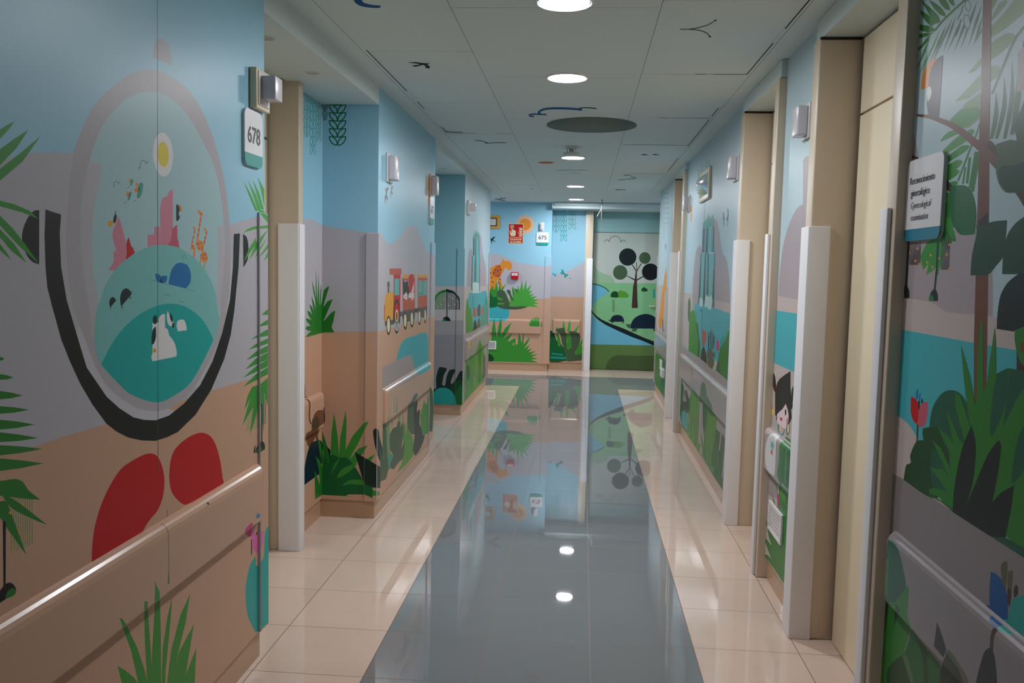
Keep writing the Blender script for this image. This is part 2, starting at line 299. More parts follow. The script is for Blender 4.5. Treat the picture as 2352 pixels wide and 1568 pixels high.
a.p('grass', (66,880),(90,780),(120,720),(190,690),(236,650),(236,860),(212,760),(205,1060),(180,800),(150,930),(105,1070),(130,860),(50,1000),(110,800)).p('grey', (206,820),(210,820),(210,990),(206,990)).p('grey', (216,780),(220,780),(220,985),(216,985)).p('black', (188,840),(196,840),(196,1115),(188,1115)).s('dark', (150,1165),(172,1130),(192,1108),(212,1125),(215,1165),(215,1165),(160,1195)).s('green', (146,1190),(165,1160),(190,1150),(187,1180)).p('dark', (132,1195),(138,1150),(147,1135),(146,1190))
a.use(540,1060,3.14).p('blue', (148,410),(165,360),(170,385),(185,370),(176,400)).s('magenta', (72,500),(100,455),(125,440),(125,520),(100,542)).s('pink', (118,600),(128,470),(150,530),(200,500),(195,600),(160,662)).p('black', (116,560),(122,560),(122,672),(114,665)).p('dbrown', (148,520),(158,500),(160,530)).p('dbrown', (134,460),(140,450),(139,490))
a.s('dteal', (150,680),(150,680),(110,740),(80,870),(75,980),(90,1110),(120,1180),(150,1235),(150,1235),(240,1165),(240,1165),(240,470),(225,480),(213,540),(205,690),(175,735),(150,750))
a.use(230,1300,5.85)
for P in (((232,1340),(330,1390),(460,1500),(560,1640),(420,1800),(300,1600)), ((255,690),(300,705),(350,780),(500,1100),(600,1400),(650,1650),(540,1700),(420,1150)), ((590,470),(635,470),(660,830),(690,1300),(700,1700),(640,1700),(600,1000)), ((735,175),(750,250),(800,345),(815,900),(820,1700),(680,1700),(700,1100),(730,600)), ((970,395),(940,800),(880,1400),(870,1700),(820,1700),(840,1100),(900,700)), ((1210,360),(1150,750),(1050,1150),(980,1700),(880,1700),(960,1100),(1080,650)), ((1260,775),(1200,1150),(1110,1700),(960,1700),(1060,1150)), ((1293,1095),(1265,1700),(1050,1700)), ((918,30),(925,240),(903,240))): a.p('grass', *P)
a.p('green', (300,1600),(1250,1600),(1300,2200),(250,2200))

a.use().l('steel', 1.0, (361,-300),(362,500),(363,1090)).l('grey', 1.2, (384,1170),(388,1340)).e('black', 479,1156,2,3)
# -- recess wall, pier and train wall
A2 = Art(); a = A2.use()
a.p('sky', (600,-300),(1100,-300),(1100,1300),(600,1300))
A2.s('lav', (640,495),(640,495),(689,502),(716,503.6),(730,510),(747,519),(828,531),(850,534),(873,534),(883,550),(896,561),(906,556),(921,540),(935,522),(946,518.6),(955,522),(967,547),(978,573),(992,584),(1012,587),(1012,587),(1012,1300),(1012,1300),(640,1300),(640,1300))
a.p('sand', (640,783),(688,772),(745,761),(872,761),(920,747),(997,727),(1015,722),(1015,1400),(640,1400))
def sprigs(a, c, x, y, n, dy, w, h, wd, up=False):
    """a hanging chain of outlined leaf pairs"""
    s = -1 if up else 1
    for k in range(n):
        yy = y+k*dy
        for d in (-1, 1):
            o = [(x, yy+s*h*.95), (x+d*w*.30, yy+s*h*.98), (x+d*w*.78, yy+s*h*.62), (x+d*w, yy), (x+d*w*.55, yy+s*h*.04), (x+d*w*.16, yy+s*h*.42), (x, yy+s*h*.95)]
            a.l(c, wd, *o)
a.use(600,160,8)
sprigs(a, 'tgreen', 838, 250, 6, 158, 52, 190, 9); sprigs(a, 'dteal', 948, 620, 7, 156, 50, -175, 9); sprigs(a, 'tgreen', 1055, 690, 5, 154, 46, -160, 9); sprigs(a, 'bottle', 1168, 350, 4, 148, 46, 135, 9)
sprigs(a, 'dgreen', 1402, 500, 6, 147, 150, 152, 20)
a.use(640,580,8).p('green', (500,1558),(545,1480),(600,1445),(530,1430),(490,1390),(520,1350),(585,1345),(520,1270),(495,1210),(540,1210),(600,1240),(545,1150),(525,1060),(580,1090),(615,1140),(585,1040),(562,940),(610,990),(640,1065),(615,900),(600,795),(640,880),(680,1030),(672,880),(640,740),(608,505),(650,640),(685,840),(680,600),(684,300),(695,500),(705,800),(712,900),(725,600),(733,350),(742,600),(752,980),(765,700),(785,560),(785,720),(775,980),(800,850),(830,690),(915,612),(925,640),(860,850),(815,1005),(850,960),(900,890),(990,855),(985,880),(930,1010),(830,1240),(835,1255),(900,1180),(960,1110),(1035,1058),(1038,1090),(1010,1240),(972,1370),(1025,1468),(830,1466))
a.use(640,850,4.238)
a.l('rbrown', 17, (195,160),(212,118),(235,118),(250,165),(250,262)).l('rbrown', 15, (245,262),(285,268),(300,290),(298,400),(300,480),(315,525))
a.s('rbrown', (345,430),(380,392),(440,395),(445,510),(400,545),(375,600),(335,700),(300,747),(275,710),(268,620),(320,580),(335,480)).s('rbrown', (352,600),(385,580),(383,660),(400,720),(370,690)).p('brown', (435,360),(447,365),(447,520),(436,480)).s('brown', (330,470),(370,445),(390,480),(375,560),(325,585))
a.s('navy', (232,1130),(232,1130),(260,900),(310,720),(380,680),(415,690),(430,760),(410,1000),(410,1000)).p('navy', (470,740),(505,780),(500,860),(470,860))
a.p('green', (355,1256),(350,970),(375,1030),(400,1120),(390,960),(360,835),(400,880),(430,945),(400,800),(375,645),(415,720),(437,850),(425,700),(420,575),(455,680),(480,780),(500,880),(500,1100),(430,1210))
for P in (((503,860),(515,600),(540,412),(575,640),(590,860)), ((585,860),(600,650),(652,388),(662,500),(650,860)), ((635,860),(650,780),(720,640),(830,512),(878,497),(760,740),(670,900)), ((680,880),(780,760),(868,732),(830,790),(740,930)), ((840,870),(940,818),(900,880),(850,950)), ((915,1165),(985,1185),(985,1218),(915,1222))): a.p('grass', *P)
a.s('dgreen', (435,1213),(435,1213),(425,1000),(450,860),(470,860),(480,930),(505,830),(540,825),(590,850),(660,850),(730,920),(770,980),(830,1080),(860,1110),(915,1130),(915,1130),(915,1243),(915,1243),(700,1228))
for P in (((518,1005),(545,910),(595,862),(560,930)), ((568,1048),(620,960),(760,905),(740,940),(640,1020)), ((625,1120),(690,1070),(840,1072),(830,1112),(700,1108))): a.s('grass', *P)
a.p('sand', (655,1222),(680,1208),(830,1208),(905,1238),(830,1240))
a.p('dark', (738,793),(975,932),(990,940),(990,1147),(925,1142),(850,1112),(825,1085)).s('dark', (920,590),(940,568),(970,580),(985,660),(1010,760),(1025,870),(1000,900),(970,850),(935,720))
a.p('forest', (988,760),(1010,860),(1012,640),(1015,490),(1040,500),(1062,640),(1078,840),(1066,980),(1045,1060),(990,1085)).p('sage', (1016,770),(1028,860),(1022,870))
for P in (((1076,330),(1098,500),(1088,500)), ((1124,215),(1133,420),(1122,420)), ((1150,225),(1158,410),(1144,410)), ((1210,350),(1222,560),(1206,560)), ((1045,560),(1070,430),(1085,620),(1090,850),(1060,860)), ((1100,440),(1110,520),(1100,620)), ((1160,500),(1180,400),(1188,520))): a.p('sage', *P)
a.p('tgreen', (1060,850),(1085,800),(1125,840),(1130,890),(1090,960),(1070,970))
a.p('bushg', (1148,1005),(1200,900),(1190,820),(1215,700),(1200,600),(1230,500),(1240,640),(1255,420),(1262,600),(1300,640),(1312,700),(1310,835),(1240,920))
a.s('forest', (1085,770),(1083,640),(1110,570),(1150,545),(1160,500),(1178,500),(1185,560),(1200,510),(1213,600),(1195,760),(1222,690),(1212,840),(1150,920),(1115,965),(1085,925),(1115,830))
a.s('forest', (1258,350),(1290,300),(1320,240),(1345,222),(1355,240),(1322,312),(1350,400),(1348,540),(1312,625),(1265,590)).s('dark', (1318,350),(1345,290),(1352,330),(1340,420),(1372,378),(1372,520),(1388,560),(1420,640),(1380,760),(1330,830),(1308,780),(1322,640))
a.p('grass', (1378,440),(1400,360),(1415,290),(1440,340),(1460,200),(1480,330),(1500,520),(1490,590),(1400,640),(1385,540)).s('jungle', (1470,165),(1490,180),(1503,260),(1497,590),(1468,590),(1475,400))
a.p('sage', (1465,60),(1468,160),(1464,160)).p('sage', (1480,20),(1484,160),(1478,160)).p('sage', (1498,10),(1503,150),(1496,150))
# the train
a.use(850,580,7.125)
a.p('grey', (240,1125),(385,1085),(385,1170),(330,1185),(245,1205)).p('red', (230,860),(243,845),(243,1120),(230,1110)).s('ochre', (238,1122),(238,1122),(245,760),(262,680),(300,650),(390,650),(390,650),(390,1092),(390,1092)).p('grey', (286,474),(315,474),(323,540),(312,560),(312,655),(287,655),(287,560),(278,540))
a.p('red', (385,340),(498,340),(495,760),(492,1060),(385,1085)).s('brick', (318,258),(318,258),(512,258),(512,258),(512,350),(498,365),(498,365),(318,362),(318,362)).p('tcol', (400,425),(480,425),(478,692),(400,700))
a.p('grey', (490,968),(535,958),(535,1035),(490,1045)).p('grey', (527,952),(735,910),(732,1060),(718,1110),(610,1132),(600,1112),(545,1132),(527,1062)).p('dbrown', (730,915),(775,908),(775,975),(735,985)).p('grey', (768,905),(935,875),(928,1030),(880,1062),(785,1060))
a.p('ochre', (535,358),(737,360),(737,418),(535,422)).p('brick', (530,420),(735,418),(735,920),(535,950)).p('lav', (548,460),(716,460),(716,740),(545,748))
a.p('black', (528,425),(545,430),(556,482),(625,465),(625,545),(655,580),(645,650),(625,690),(610,780),(598,640),(545,700)).p('skin', (547,700),(595,640),(612,700),(605,778),(550,742)).p('white', (640,660),(668,660),(668,740),(640,740)).s('red', (640,380),(692,348),(716,390),(716,480),(690,590),(655,668),(640,640),(632,500)).p('skin', (716,480),(722,740),(682,790),(665,690),(690,590)).e('ink',707,640,5,18).e('red',692,740,6,10).e('red',580,722,6,8)
a.p('ochre', (775,360),(945,360),(945,410),(775,410)).p('brick', (778,410),(938,410),(935,880),(778,905)).p('tcol', (790,455),(858,455),(855,700),(790,712)).p('tcol', (868,455),(928,455),(925,694),(868,702)).s('dteal', (800,710),(805,640),(845,640),(845,706)).e('tcol',823,560,22,80)
a.e('dbrown', 302,1192,36,158).e('cream', 302,1188,25,118).e('dbrown', 435,1042,58,284).e('red', 438,1000,44,180).e('lav', 436,1190,46,95).e('grey', 436,1110,44,50).e('cream', 437,1040,25,112).e('dbrown', 437,1040,12,75)
for X in (408,436,465): a.l('grey', 5, (436,1110),(X,1270))
for x, y, r, q in ((575,1118,33,143),(684,1088,31,138),(808,1060,26,128),(902,1030,20,127)): a.e('dbrown', x, y, r, q).e('cream', x, y-8, r*.68, q*.74)
# pond
a.use(850,760,7.125).p('taupe', (195,590),(430,490),(620,400),(670,400),(690,440),(715,610),(780,640),(790,720),(600,840),(450,910),(280,980),(200,1040))
a.s('water', (430,490),(430,490),(470,310),(550,150),(720,80),(880,25),(925,40),(950,150),(955,480),(985,540),(965,640),(965,640),(795,725),(795,725),(770,640),(720,600),(700,480),(670,400),(620,400))
# swallows and sun
SW = [(135,630),(150,640),(165,608),(187,635),(165,658),(160,720),(175,760),(165,792),(150,745),(138,855),(132,740),(148,690)]
a.use(860,320,5.6).p('grey', *SW).p('grey', *[(208+(x-135)*.72, 596+(y-608)*.66) for x, y in SW])
a.e('peach', 707,640,38,215).e('orange', 703,577,21,92)

# -- pier at the second recess
A3 = Art(); a = A3.use(980,640,4.9)
a.p((134,176,184), (0,-3000),(460,-3000),(460,90),(0,90)).p('blush', (0,85),(460,85),(460,470),(0,470)).p('taupe', (0,468),(460,468),(460,630),(0,630)).p('taupe2', (0,628),(460,628),(460,1420),(0,1420))
a.s('green', (60,345),(60,260),(100,200),(130,155),(180,130),(226,118),(226,118),(215,150),(150,170),(112,210)).s('dark', (235,118),(235,118),(300,138),(350,190),(374,235),(374,235),(372,350),(362,350),(360,240),(300,165),(240,155))
for k in range(10): a.p('green', (66+15*k,190-4*k),(74+15*k,190-4*k),(74+15*k,345),(66+15*k,345))
for k in range(11): a.p('dark', (243+12*k,150+int(.5*k*k)),(249+12*k,152+int(.5*k*k)),(249+12*k,348),(243+12*k,348))
for x,y in ((125,315),(165,290),(196,220),(245,300),(292,220),(315,290),(335,250),(262,200)): a.e('cream',x,y,5,8)
a.p('black', (220,115),(235,115),(233,440),(222,440)).s('black', (175,476),(175,476),(190,440),(222,425),(255,440),(272,476),(272,476)).s('green', (178,475),(178,475),(186,455),(205,450),(218,475),(218,475))
a.s('dark', (60,1260),(105,1230),(105,1120),(138,1000),(160,993),(225,1012),(195,1080),(178,1160),(176,1195),(205,1200),(222,1110),(255,1030),(280,1020),(325,1022),(290,1100),(270,1180),(300,1170),(340,1110),(380,1040),(428,1040),(428,1040),(428,1300),(60,1400))
a.p('jungle', (270,1250),(285,1190),(325,1150),(428,1140),(428,1420),(270,1420)).s('dgreen', (300,1420),(330,1280),(400,1180),(428,1200),(428,1420)).s('teal', (60,1420),(60,1420),(75,1300),(110,1245),(170,1225),(250,1240),(310,1310),(335,1420),(335,1420))
a.p('sage', (392,1290),(425,1265),(425,1280),(400,1298))
# -- far left wall with the waterfall
A4 = Art(); a = A4.use(980,640,4.9)
a.p('sky2', (400,-3000),(760,-3000),(760,90),(400,90)).p('blush', (400,90),(460,86),(760,58),(760,720),(400,720)).p('taupe', (400,640),(440,610),(640,530),(760,470),(760,1700),(400,1700))
a.use(980,360,5.225)
a.s('mauve', (482,1562),(482,1562),(488,1300),(505,1150),(528,1100),(548,1130),(552,1560),(552,1560)).s('mauve', (636,1556),(636,1556),(632,940),(650,940),(672,1150),(688,1225),(704,1290),(714,1440),(714,1545),(714,1545))
a.p('tcol', (553,975),(633,975),(633,1195),(553,1195)).p('tcol', (540,1190),(641,1190),(636,1620),(535,1600))
for P in (((556,965),(575,965),(574,1180),(553,1185)), ((583,985),(596,985),(594,1190),(582,1190)), ((627,970),(635,970),(633,1195),(625,1195)), ((543,1185),(553,1185),(548,1600),(535,1600)), ((583,1195),(596,1195),(592,1600),(576,1600)), ((634,1195),(641,1195),(637,1610),(630,1610)), ((572,1230),(577,1230),(574,1600),(569,1600))): a.p('steel', *P)
a.p('frost', (548,1520),(574,1500),(630,1520),(628,1640),(552,1640))
a.p('tgreen', (556,975),(558,930),(566,945),(572,880),(582,930),(588,905),(597,870),(606,920),(614,890),(620,930),(629,890),(636,985),(600,990))
a.use(980,640,4.9)
a.p('water', (482,155),(520,162),(590,160),(670,130),(684,200),(692,300),(692,505),(600,545),(438,615),(440,300))
for P, c in ((((438,615),(436,380),(450,230),(462,235),(478,330),(495,320),(515,450),(520,590)), 'grass'), (((520,590),(528,500),(545,455),(560,500),(570,560)), 'dark'), (((565,560),(575,470),(590,430),(602,470),(602,545)), 'olive'), (((602,545),(618,330),(636,280),(645,330),(665,185),(682,250),(685,500)), 'tgreen')): a.p(c, *P)
a.s('brick', (530,340),(545,325),(556,340),(552,430),(533,430)).p('steel', (568,330),(590,285),(606,300),(604,420),(572,425)).s('rose2', (614,350),(625,325),(632,350),(626,398),(615,395))
a.l('black', 3, (522,190),(527,300),(527,420))
a.use(980,640,4.9)
a.p('ochre', (470,695),(492,695),(490,785),(470,780)).l('magenta', 7, (485,640),(500,650),(520,660)).l('sage', 4, (500,690),(498,900)).l('brick', 4, (495,720),(500,830))
a.p('grass', (418,1420),(425,1100),(440,900),(470,950),(480,870),(510,860),(530,880),(545,840),(560,900),(560,1200),(500,1340)).p('bushg', (536,1260),(538,1050),(545,870),(575,760),(598,672),(618,740),(630,750),(645,760),(640,1140),(590,1220)).p('green', (575,780),(598,672),(618,740),(615,1150),(580,1190)).p('olive', (632,1140),(636,860),(650,855),(660,880),(662,1090)).s('bottle', (450,1000),(470,960),(480,1100),(460,1150))
a.p('sage', (525,1110),(545,1080),(540,1180),(528,1200)).p('sage', (425,1210),(440,1190),(436,1290))

for x, y0, y1 in ((436,960,1200),(462,1060,1300),(492,900,1150),(515,940,1240),(556,900,1120),(603,800,1060)): a.p('moss', (x-4,y1),(x,y0),(x+4,y1))
for x, y0, y1 in ((448,1180,1330),(505,1120,1260),(566,1150,1240),(628,980,1120)): a.p('green', (x-5,y1),(x,y0),(x+5,y1))
# -- end wall
A5 = Art(); a = A5.use(1110,460,7.84)
a.p('sky', (-3000,-800),(1700,-800),(1700,1700),(-3000,1700))
a.s('lav', (-3000,800),(-3000,800),(-900,900),(0,935),(130,950),(300,975),(480,1050),(640,1120),(900,1160),(1130,1190),(1240,1150),(1260,1140),(1260,1140),(1260,2500),(1260,2500),(-3000,2500),(-3000,2500))
a.use(1110,640,6.532).p('sand', (-3000,250),(0,290),(700,300),(930,300),(1040,282),(1040,2000),(-3000,2000))
a.use(1110,460,7.84).e('peach', 757,435,160,165).e('orange', 755,435,104,105)
a.p('ink', (128,680),(158,690),(175,660),(225,655),(195,680),(180,700),(190,730),(220,725),(205,750),(175,725),(155,730),(160,785),(140,750),(132,700))
a.s('orange', (118,1500),(112,1350),(120,1240),(160,1200),(240,1160),(300,1150),(330,1110),(340,1070),(350,1058),(365,1065),(385,1090),(440,1092),(500,1120),(520,1180),(500,1245),(450,1255),(400,1210),(370,1270),(335,1320),(310,1400),(330,1480),(360,1600),(300,1620),(270,1480),(240,1440),(220,1620),(100,1640))
a.s('dorange', (210,1230),(250,1170),(300,1190),(325,1280),(300,1370),(240,1385),(180,1360),(160,1310))
for x,y in ((130,1312),(152,1388),(166,1468),(192,1295),(210,1243),(295,1188),(318,1240),(262,1265),(268,1360),(302,1420),(280,1485)): a.e('brown', x, y, 13, 13, 0, 10)
a.use(1110,640,6.532)
a.s('water', (0,400),(0,400),(380,420),(392,500),(370,590),(310,632),(150,640),(0,640),(0,640))
a.s('dgreen', (40,420),(60,250),(95,180),(150,165),(190,170),(230,300),(220,410))
BUSH = [(130,185),(150,60),(180,200),(203,40),(225,190),(258,22),(275,150),(345,70),(300,180),(320,230)]
a.p('grass', (95,185),(140,95),(165,190),(203,30),(222,185),(255,20),(262,160),(345,70),(290,180),(250,260),(150,280))
a.s('forest', (210,400),(230,330),(205,240),(215,190),(260,170),(310,180),(345,230),(380,320),(405,390),(400,410),(600,412),(665,418),(600,445),(500,462),(330,455),(240,430))
a.p('grass2', (388,405),(400,330),(400,250),(440,280),(430,118),(465,140),(500,220),(520,95),(545,180),(582,25),(600,170),(645,15),(650,160),(725,80),(680,190),(735,175),(690,240),(765,225),(710,275),(810,260),(740,310),(835,312),(760,345),(838,368),(750,385),(830,422),(700,418))
a.s('forest', (350,180),(380,162),(405,180),(420,240),(460,330),(430,320),(390,250)).s('forest', (475,155),(500,155),(520,210),(510,220)).p('grass2', (212,275),(285,300),(290,322),(215,312)).p('grass2', (212,360),(320,365),(310,385),(212,385)).p('forest', (430,160),(445,165),(465,250),(455,250))
SP = [(60,1240),(70,800),(105,950),(118,900),(130,750),(165,575),(190,780),(200,880),(225,720),(270,552),(280,700),(265,850),(330,740),(425,655),(375,780),(300,900),(350,860),(435,822),(380,920),(330,1000),(355,950),(400,930),(475,890),(490,905),(480,960),(495,990),(515,980),(525,870),(540,815),(560,880),(575,960),(600,820),(612,820),(605,985),(640,940),(705,872),(670,960),(610,1050),(700,985),(660,1070),(735,1040),(680,1105),(795,1082),(705,1140),(825,1132),(720,1175),(825,1198),(720,1215),(830,1260)]
a.p('grass', *SP).p('sand', (435,985),(455,955),(468,1000))
a.p('grass', (695,712),(685,650),(710,665),(705,600),(730,625),(745,580),(760,620),(783,565),(795,615),(808,550),(820,610),(850,575),(840,625),(875,620),(860,650),(888,660),(870,680),(888,700),(880,718))
a.s('jungle', (0,1230),(20,1130),(90,1125),(140,1160),(158,1200),(145,1235))
# -- set-back wall beside the end door
A6 = Art(); a = A6.use(1110,640,6.532)
a.p('sky', (980,-2400),(1600,-2400),(1600,300),(980,300))
a.use().s('lav', (1262,634),(1262,634),(1300,624),(1340,602),(1352,596),(1352,596),(1352,700),(1352,700),(1262,700),(1262,700))
a.use(1110,640,6.532).p('lav', (980,60),(1600,60),(1600,280),(980,280)).p('sand', (980,262),(1100,266),(1510,278),(1600,280),(1600,1300),(980,1300))
a.use(1080,400,3.135)
sprigs(a, 'tgreen', 619, 255, 4, 39, 22, 46, 3); sprigs(a, 'dteal', 672, 300, 6, 36, 23, -40, 3.4); sprigs(a, 'tgreen', 735, 292, 4, 34, 25, -36, 3.2)
a.p('teal', (588,715),(600,710),(607,725),(622,712),(618,728),(612,740),(605,728)).p('teal', (643,708),(658,706),(655,688),(668,686),(680,715),(706,722),(702,735),(690,735),(688,748),(678,745),(676,722),(660,722)).p('teal', (712,742),(722,745),(728,755),(718,752))
a.use(1110,640,6.532)
a.p('grass2', (1180,760),(1208,605),(1235,790)).p('grass2', (1255,790),(1300,588),(1312,700),(1300,800)).p('grass2', (1350,790),(1442,682),(1400,800)).p('grass2', (1088,760),(1103,712),(1120,760))
a.s('jungle', (990,1230),(990,790),(1030,780),(1065,820),(1100,930),(1160,970),(1200,1030),(1250,1200),(1250,1230)).s('dgreen', (990,1220),(990,900),(1060,880),(1110,990),(1200,1020),(1240,1150),(1260,1210))
a.s('grass', (1095,825),(1120,820),(1150,900),(1165,990),(1150,1020),(1120,1000),(1105,900))
a.s('forest', (1095,790),(1090,760),(1130,745),(1210,740),(1230,790),(1250,830),(1255,1000),(1270,1060),(1310,1040),(1320,970),(1305,850),(1280,800),(1310,785),(1400,800),(1450,840),(1450,950),(1400,1060),(1375,1110),(1390,1140),(1490,1110),(1490,1215),(1420,1230),(1240,1230),(1230,1100),(1180,960),(1150,830))
a.s('grass', (1250,830),(1290,830),(1320,960),(1305,1050),(1270,1062),(1250,1020),(1258,920)).s('grass', (1375,1130),(1400,1060),(1450,970),(1490,900),(1490,960),(1470,1010),(1490,1010),(1490,1110),(1400,1140))
a.p('teal', (1030,1110),(1200,1130),(1190,1150),(1030,1135)).p('teal', (1010,1165),(1250,1178),(1245,1205),(1010,1195))
# -- mural on the end door
A7 = Art(); a = A7.use(1340,460,6.533)
a.p('mint', (60,-200),(1400,-200),(1400,1400),(60,1400)).p('field', (60,1232),(1400,1250),(1400,3000),(60,3000))
a.s((150,180,150), (120,860),(150,900),(200,1030),(300,1100),(420,1135),(470,1237),(470,1237),(120,1235),(120,1235))
for P in (((315,630),(330,598),(355,592),(378,602),(388,622)), ((385,625),(410,560),(470,537),(535,560),(562,628)), ((562,630),(580,602),(600,597),(625,610),(632,632))): a.l('steel', 7, *P)
a.e('ink', 665,850,131,131).e('forest', 922,865,87,88).e('forest', 552,1081,108,110).e('black', 1006,1073,128,127)
for P in (((728,970),(740,962),(795,1050),(785,1065)), ((795,1055),(790,940),(800,915),(806,1060)), ((795,1062),(862,945),(875,950),(805,1070)), ((640,1130),(655,1128),(770,1180),(770,1205)), ((800,1185),(890,1135),(905,1145),(800,1210))): a.p('brown', *P)
a.p('brown', (785,1060),(803,1060),(803,1200),(812,1500),(818,1590),(812,1616),(730,1616),(725,1590),(745,1300),(770,1180))
a.use(1340,640,6.533)
a.s('water2', (100,78),(180,82),(250,102),(320,135),(370,180),(370,205),(330,240),(260,290),(190,340),(140,400),(100,440)).l('ink', 12, (100,78),(160,80),(240,98),(320,135),(370,175),(382,195))
a.p('water2', (100,540),(140,560),(300,680),(600,790),(1070,1010),(1400,1010),(1400,1010),(100,985))
a.p('ink', (100,450),(118,460),(135,492),(200,560),(280,615),(400,670),(600,745),(900,880),(1250,1015),(1400,1080),(1400,1150),(1070,1010),(900,935),(720,870),(560,800),(340,695),(240,630),(180,575),(130,510),(100,500))
a.p((92,122,66), (60,982),(1400,1008),(1400,1600),(60,1600)).s((72,92,52), (320,1450),(320,1450),(345,1290),(400,1200),(500,1150),(700,1152),(1400,1158),(1400,1158),(1400,1500),(1400,1500))
a.s('jungle', (408,262),(415,225),(440,195),(480,187),(520,205),(540,250),(535,278),(420,278)).s('bushg', (528,275),(522,210),(540,180),(570,172),(600,190),(640,195),(655,220),(676,235),(678,265),(660,282),(545,280)).s('jungle', (868,170),(880,145),(910,127),(940,145),(962,160),(955,188),(880,188))
a.l('forest', 5, (453,310),(450,495))
for k in range(11): a.l('forest', 5, (430,318+16*k),(451,332+16*k),(474,318+16*k))
a.l('field2', 5, (510,370),(508,498)).l('field2', 4, (455,497),(570,499)).p('teal', (1046,160),(1075,155),(1075,285),(1046,285))
a.s('navy', (408,645),(408,645),(412,600),(440,560),(500,542),(560,550),(600,590),(612,645),(612,645)).p('forest', (372,612),(410,612),(408,645),(385,638)).p('forest', (420,645),(455,645),(445,668),(415,662)).p('forest', (575,648),(610,650),(612,670),(580,665))
a.s('navy', (705,745),(705,745),(720,660),(780,580),(880,535),(980,532),(1080,580),(1160,680),(1180,750),(1180,750)).p('forest', (634,680),(708,680),(705,742),(680,740),(650,715)).p('forest', (740,745),(810,745),(800,785),(770,792),(720,790)).p('forest', (1040,750),(1110,750),(1100,800),(1060,790))
# -- far right wall (long-necked animal) and waterfall wall
A8 = Art(); a = A8.use(1500,340,5.227)
a.p('sky2', (-200,-1500),(1300,-1500),(1300,3000),(-200,3000))
a.use(1500,620,5.227)
a.p('blush', (-100,170),(50,180),(200,210),(340,268),(480,285),(540,298),(720,345),(950,402),(1300,500),(1300,3000),(-100,3000))
a.p('taupe', (-100,640),(20,700),(160,790),(320,880),(425,965),(650,1135),(750,1210),(915,1345),(1400,1700),(1400,5000),(-100,5000))
a.use(1500,340,5.227)
a.e('orange', 456,785,12,100).p('orange', (152,1435),(165,1520),(160,1700),(120,1750),(135,1560))
for P in (((840,765),(852,775),(858,830),(852,940),(844,940),(846,860),(832,870),(842,840)), ((888,718),(905,735),(908,800),(904,850),(895,945),(890,940),(892,865),(873,860),(890,830),(895,780)), ((134,1150),(140,1180),(144,1240),(138,1200)), ((152,1130),(160,1180),(156,1240),(150,1180))): a.p('steel', *P)
for x, y0, n in ((548,260,5),(585,200,3),(640,160,2),(672,140,2)):
    for k in range(n): a.l('tgreen', 5, (x-7,y0+48*k),(x,y0+20+48*k),(x-2,y0+40+48*k)).l('tgreen', 5, (x+8,y0+44*k),(x+2,y0+24+46*k),(x-1,y0+40+48*k))
for k in range(8): a.l('steel', 3, (612-10*(k%2),600+34*k),(618,618+34*k),(611,634+34*k)).l('steel', 3, (628,604+30*k),(620,625+30*k))
for x in (135,160,182):
    for k in range(7): a.l('tgreen', 4, (x-5,530+60*k),(x,552+60*k)).l('tgreen', 4, (x+5,530+60*k),(x,552+60*k))
a.l('tgreen', 4, (132,920),(128,1090))
a.s('mauve', (480,1568),(480,1568),(495,1380),(515,1250),(535,1190),(558,1172),(575,1182),(585,1260),(580,1568),(580,1568),(580,3100),(480,3100))
a.use().s('mauve', (1591.8,680),(1591.8,680),(1592,640),(1600,576),(1606,567),(1612,590),(1611,677),(1611,677))
a.s('mauve', (1636,686),(1636,686),(1640,505),(1640,505),(1645,503),(1651,525),(1656,560),(1661,583),(1666,590),(1671,605),(1675,640),(1677,697),(1677,697))
a.use(1500,340,5.227)
a.p('tgreen', (598,965),(600,880),(612,890),(626,840),(636,880),(652,830),(668,785),(680,850),(692,805),(702,850),(722,788),(735,860),(735,945),(700,940),(660,955))
a.p('tcol', (597,960),(735,935),(737,1250),(585,1255)).p('tcol', (572,1262),(745,1268),(738,1900),(556,1900))
a.use(1500,620,5.227).p('tcol', (560,-60),(735,-60),(722,440),(545,400))
a.use(1500,340,5.227)
for P in (((598,965),(626,960),(615,1258),(585,1255)), ((640,955),(668,948),(658,1265),(625,1262)), ((706,938),(712,938),(708,1250),(702,1250)), ((722,935),(737,930),(735,1250),(712,1250)), ((572,1262),(584,1265),(562,1940),(544,1940)), ((622,1265),(638,1265),(622,1940),(600,1940)), ((655,1262),(672,1262),(660,1940),(645,1940)), ((735,1268),(746,1268),(733,1940),(720,1940))): a.p('steel', *P)
a.use(1500,620,5.227)
for P in (((562,-20),(576,-20),(560,400),(543,400)), ((615,-20),(632,-20),(615,412),(594,412)), ((652,-20),(664,-20),(650,425),(636,425)), ((725,-20),(738,-20),(718,445),(705,445))): a.p('steel', *P)
a.s('water', (490,470),(490,470),(515,402),(550,400),(640,425),(750,455),(860,500),(950,530),(950,530),(1000,700),(950,1300),(950,1300),(780,1100),(600,1050),(540,960),(520,600))
a.s('frost', (565,330),(590,345),(600,400),(590,435),(565,435),(556,400)).s('frost', (620,380),(645,300),(672,330),(690,300),(712,350),(705,440),(690,472),(665,470),(648,440),(622,445))
a.s('moss', (418,560),(418,450),(425,360),(438,332),(450,380),(452,450),(440,600),(425,620))
a.s('grass', (425,970),(425,970),(430,800),(435,600),(450,510),(475,482),(500,500),(515,600),(540,650),(552,800),(565,870),(570,960),(562,1055),(562,1055)).p('dgreen', (520,640),(540,655),(552,800),(562,900),(555,1050),(530,1035),(545,850))
for P in (((510,460),(516,600),(506,600)), ((522,430),(528,560),(518,600))): a.p('tgreen', *P)
